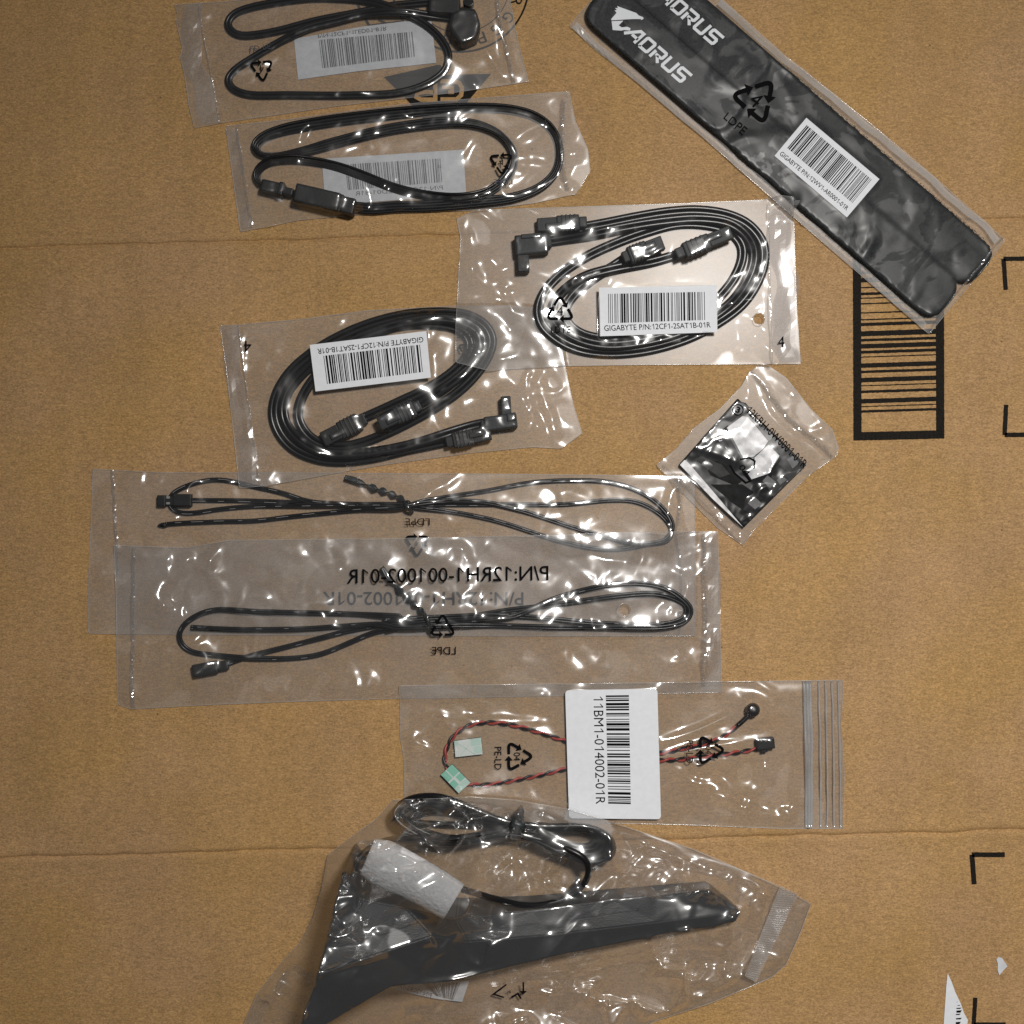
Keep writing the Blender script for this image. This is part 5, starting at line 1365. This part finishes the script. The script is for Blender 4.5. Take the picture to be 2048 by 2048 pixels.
    for i in range(n - 1):
        for j in range(m - 1):
            a = i * m + j; Ff.append((a, a + 1, a + m + 1, a + m)); Ff.append((off + a + m, off + a + m + 1, off + a + 1, off + a))
    for i in (0, n - 1):
        for j in range(m - 1):
            a = i * m + j; Ff.append((a, off + a, off + a + 1, a + 1))
    mk('foam_roll', Vv, Ff, M['foam'], Fm, True)
    for i in range(n):
        stamp_disk(CM, *ax[i], 36, .046 + .0070 + .003 * (1 - s[i]))
    # coiled lead: several turns of a stadium loop, tied in the middle, with tail
    loop = [(548, 118), (590, 82), (680, 78), (780, 108), (880, 140), (1000, 148), (1110, 148), (1170, 172), (1172, 214), (1120, 232), (1020, 208), (930, 168), (860, 165), (760, 182), (650, 184), (570, 160)]
    turns = []
    for k in range(5):
        for (x, y) in loop[:-1] if k < 4 else loop:
            w_ = 1 + (k - 2) * .045
            turns.append((860 + (x - 860) * w_ + random.uniform(-4, 4), 152 + (y - 152) * (1 + (k - 2) * .16) + random.uniform(-5, 5)))
    p = R8(*([(395, 300), (405, 255), (440, 215), (500, 186), (600, 178), (720, 180), (830, 160)] + [(900, 150), (1000, 142)] + turns + [(640, 184), (800, 170), (940, 176), (1060, 214), (1118, 248), (1126, 290), (1098, 336), (1040, 372), (940, 388), (840, 368), (735, 338)]))
    pts = catmull(p, 4)
    for c in (0, 1): pts[:, c] = np.r_[pts[0, c], smooth1(pts[:, c], 3)[1:-1], pts[-1, c]]
    z = lay(pts, .0014, .0014, cap=.013, lag=18, ksm=7)
    n = len(z); e = np.linspace(0, 1, n)
    z = z + np.interp(e, [0, .03, .08, .93, .97, 1], [.030, .024, 0, 0, .014, .030])
    V, F = sweep(Wn(pts[:, 0], pts[:, 1], z), circ(.00145, 8)); mk('antenna_cord', V, F, M['pvc'], A, True)
    kp = catmull(R8((918, 100), (905, 140), (893, 182)), 3); sk = np.linspace(0, math.pi, len(kp))
    CT = thing('cable_tie', 'black tie around the middle of the antenna cable coil', 'cable tie', R8((905, 140))[0])
    zt = .0145
    V, F = sweep(Wn(kp[:, 0], kp[:, 1], .004 + np.sin(sk) * zt), [(a * 3.2, b) for a, b in circ(.0011, 6)]); mk('tie_band', V, F, M['tie'], CT, True)
    for q_ in kp: stamp_disk(CM, *q_, 10, .018)
    # plug at the end of the lead
    b = box('sma_connector', *R8((1078, 344))[0], 40, 14, 47, .006, .0100, M['conn'], A, .0010)
    # label inside the bag, seen from behind
    q = RA((930, 1610), (1600, 1560), (1545, 1750), (1280, 1730))
    lpoly = RA((935, 1625), (1180, 1590), (1605, 1575), (1545, 1750), (1330, 1725), (1120, 1680), (1010, 1655))
    lb = poly_solid('label', lpoly, .0016, .0018, M['paper_thin'], B, 0); stamp_poly(CM, lpoly, .0019)
    barcode(RA((1215, 1600), (1530, 1590), (1470, 1735), (1330, 1700)), M['ink_grey'], lb, .0020, 22, 51)
    text('P/N:12CR5-1AN', RA((1300, 1680), (1000, 1585), (985, 1620), (1285, 1715)), M['ink_grey'], lb, .0021)
    # the bag
    zl = film(B, R8((520, 62), (640, 58), (760, 52), (900, 62), (1060, 90), (1190, 128), (1450, 215), (1700, 322), (1812, 382)), R8((1812, 382), (1780, 470), (1735, 570), (1690, 610), (1620, 640), (1500, 690), (1330, 745), (1250, 790), (1150, 860)),
              R8((20, 860), (300, 860), (700, 860), (1150, 860)), R8((520, 62), (470, 120), (400, 170), (318, 232), (300, 330), (270, 430), (235, 500), (180, 560), (100, 660), (55, 760), (20, 860)), 113, haze=0.10, mat='film_crumple',
              drop=30, cell=14, tilt=.31, tau=1.3, pillow=3.0, fold=2.3, fsharp=2.6, flam=34, pil_lam=50, spacing=2.8, soft=0, cscale=.85, cwide=1.9, edge_fade=34, tension_it=900, clear=.0014,
              creases=[(R8((930, 640), (1010, 530), (1240, 280)), 3.4, 16), (R8((1050, 540), (1120, 470), (1180, 360)), 2.2, 10), (R8((1200, 150), (1400, 240), (1700, 335)), 2.6, 9), (R8((1130, 480), (1160, 540), (1140, 570), (1100, 590), (700, 660)), 1.8, 7), (R8((340, 470), (500, 400), (690, 290)), 3.4, 12), (R8((350, 290), (480, 285), (680, 280)), 2.2, 10), (R8((320, 232), (500, 235), (700, 265), (870, 240)), 2.2, 9),
                       (R8((700, 440), (760, 560), (790, 570), (820, 500)), 1.2, 8), (R8((860, 400), (880, 480), (870, 560), (780, 600)), .8, 14), (R8((520, 140), (620, 120), (700, 150), (660, 200), (560, 190)), 3.0, 8), (R8((500, 180), (540, 140), (600, 130)), 2.4, 8), (R8((740, 60), (720, 150), (680, 190)), 2.4, 7), (R8((790, 260), (770, 230), (860, 200)), 2.0, 8), (R8((900, 70), (960, 90), (1080, 130), (1160, 165)), 2.6, 9),
                       (R8((320, 330), (300, 480), (240, 560)), 2.4, 9), (R8((70, 740), (180, 600), (290, 500)), 2.2, 8), (R8((120, 740), (220, 640), (280, 560)), 1.8, 8), (R8((540, 640), (900, 590), (1150, 560), (1500, 500)), 1.6, 8), (R8((1110, 740), (1130, 650), (1300, 610), (1500, 620)), 2.6, 10), (R8((1330, 600), (1350, 560), (1420, 560), (1500, 540)), 2.0, 10), (R8((1400, 720), (1560, 660), (1660, 600)), 2.4, 10), (R8((1050, 720), (1110, 680), (1120, 740)), 3.2, 14),
                       (R8((540, 745), (580, 725), (620, 705)), 2.4, 14), (R8((1500, 470), (1600, 400), (1690, 330)), 2.4, 9), (R8((1190, 140), (1200, 240), (1260, 300), (1330, 260)), 2.0, 10), (R8((760, 270), (850, 230), (880, 260)), 2.0, 14), (R8((430, 200), (480, 160), (540, 90)), 2.2, 8)],
              wild=[(R8((430, 60), (760, 60), (740, 230), (430, 240)), 2.0), (R8((330, 280), (440, 280), (420, 500), (310, 500)), 1.7), (R8((1000, 600), (1700, 560), (1300, 760), (1000, 760)), 1.7), (R8((20, 860), (180, 560), (310, 420), (280, 640), (200, 860)), 1.6), (R8((1190, 130), (1780, 380), (1600, 400), (1200, 330)), 1.4), (R8((760, 200), (1100, 240), (1060, 350), (800, 340)), 1.2)],
              calm=[R8((880, 380), (1500, 330), (1580, 420), (900, 600)), R8((300, 600), (740, 480), (1000, 470), (1000, 560), (700, 640), (520, 650), (260, 790))])
    d = drape()
    # embossed zip strip: dotted grid
    Vz = []; Fz = []; f = bil(R8((1716, 326), (1772, 352), (1642, 626), (1606, 606)))
    nu, nv = 11, 96
    for j in range(nv):
        for i in range(nu):
            x, y = f(i / (nu - 1), j / (nv - 1)); bump_ = .0011 if (i + j) % 2 else 0
            Vz.append(W(x, y, float(samp(HM, x, y)) + .0003 + bump_))
    for j in range(nv - 1):
        for i in range(nu - 1): a = j * nu + i; Fz.append((a, a + 1, a + nu + 1, a + nu))
    mk('zip_strip', Vz, Fz, M['zip'], B)
    # partly hidden recycling mark
    V, F = merge([stroke2(R8((870, 632), (830, 662), (862, 672)), 3.2), stroke2(R8((922, 625), (922, 655)), 3.4), stroke2(R8((885, 672), (905, 660), (915, 676)), 3.6), ([(R8((910, 652))[0]), (R8((934, 652))[0]), (R8((921, 664))[0])], [(0, 1, 2)])])
    ink_mesh('recycling_symbol', V, F, M['ink'], B, lambda x, y: np.full(np.shape(x), .003) + samp(HM, x, y) * .6)
    text('4', R8((872, 650), (884, 650), (884, 660), (872, 660)), M['ink'], B, lambda x, y: np.full(np.shape(x), .003) + samp(HM, x, y) * .6)
bag_j()
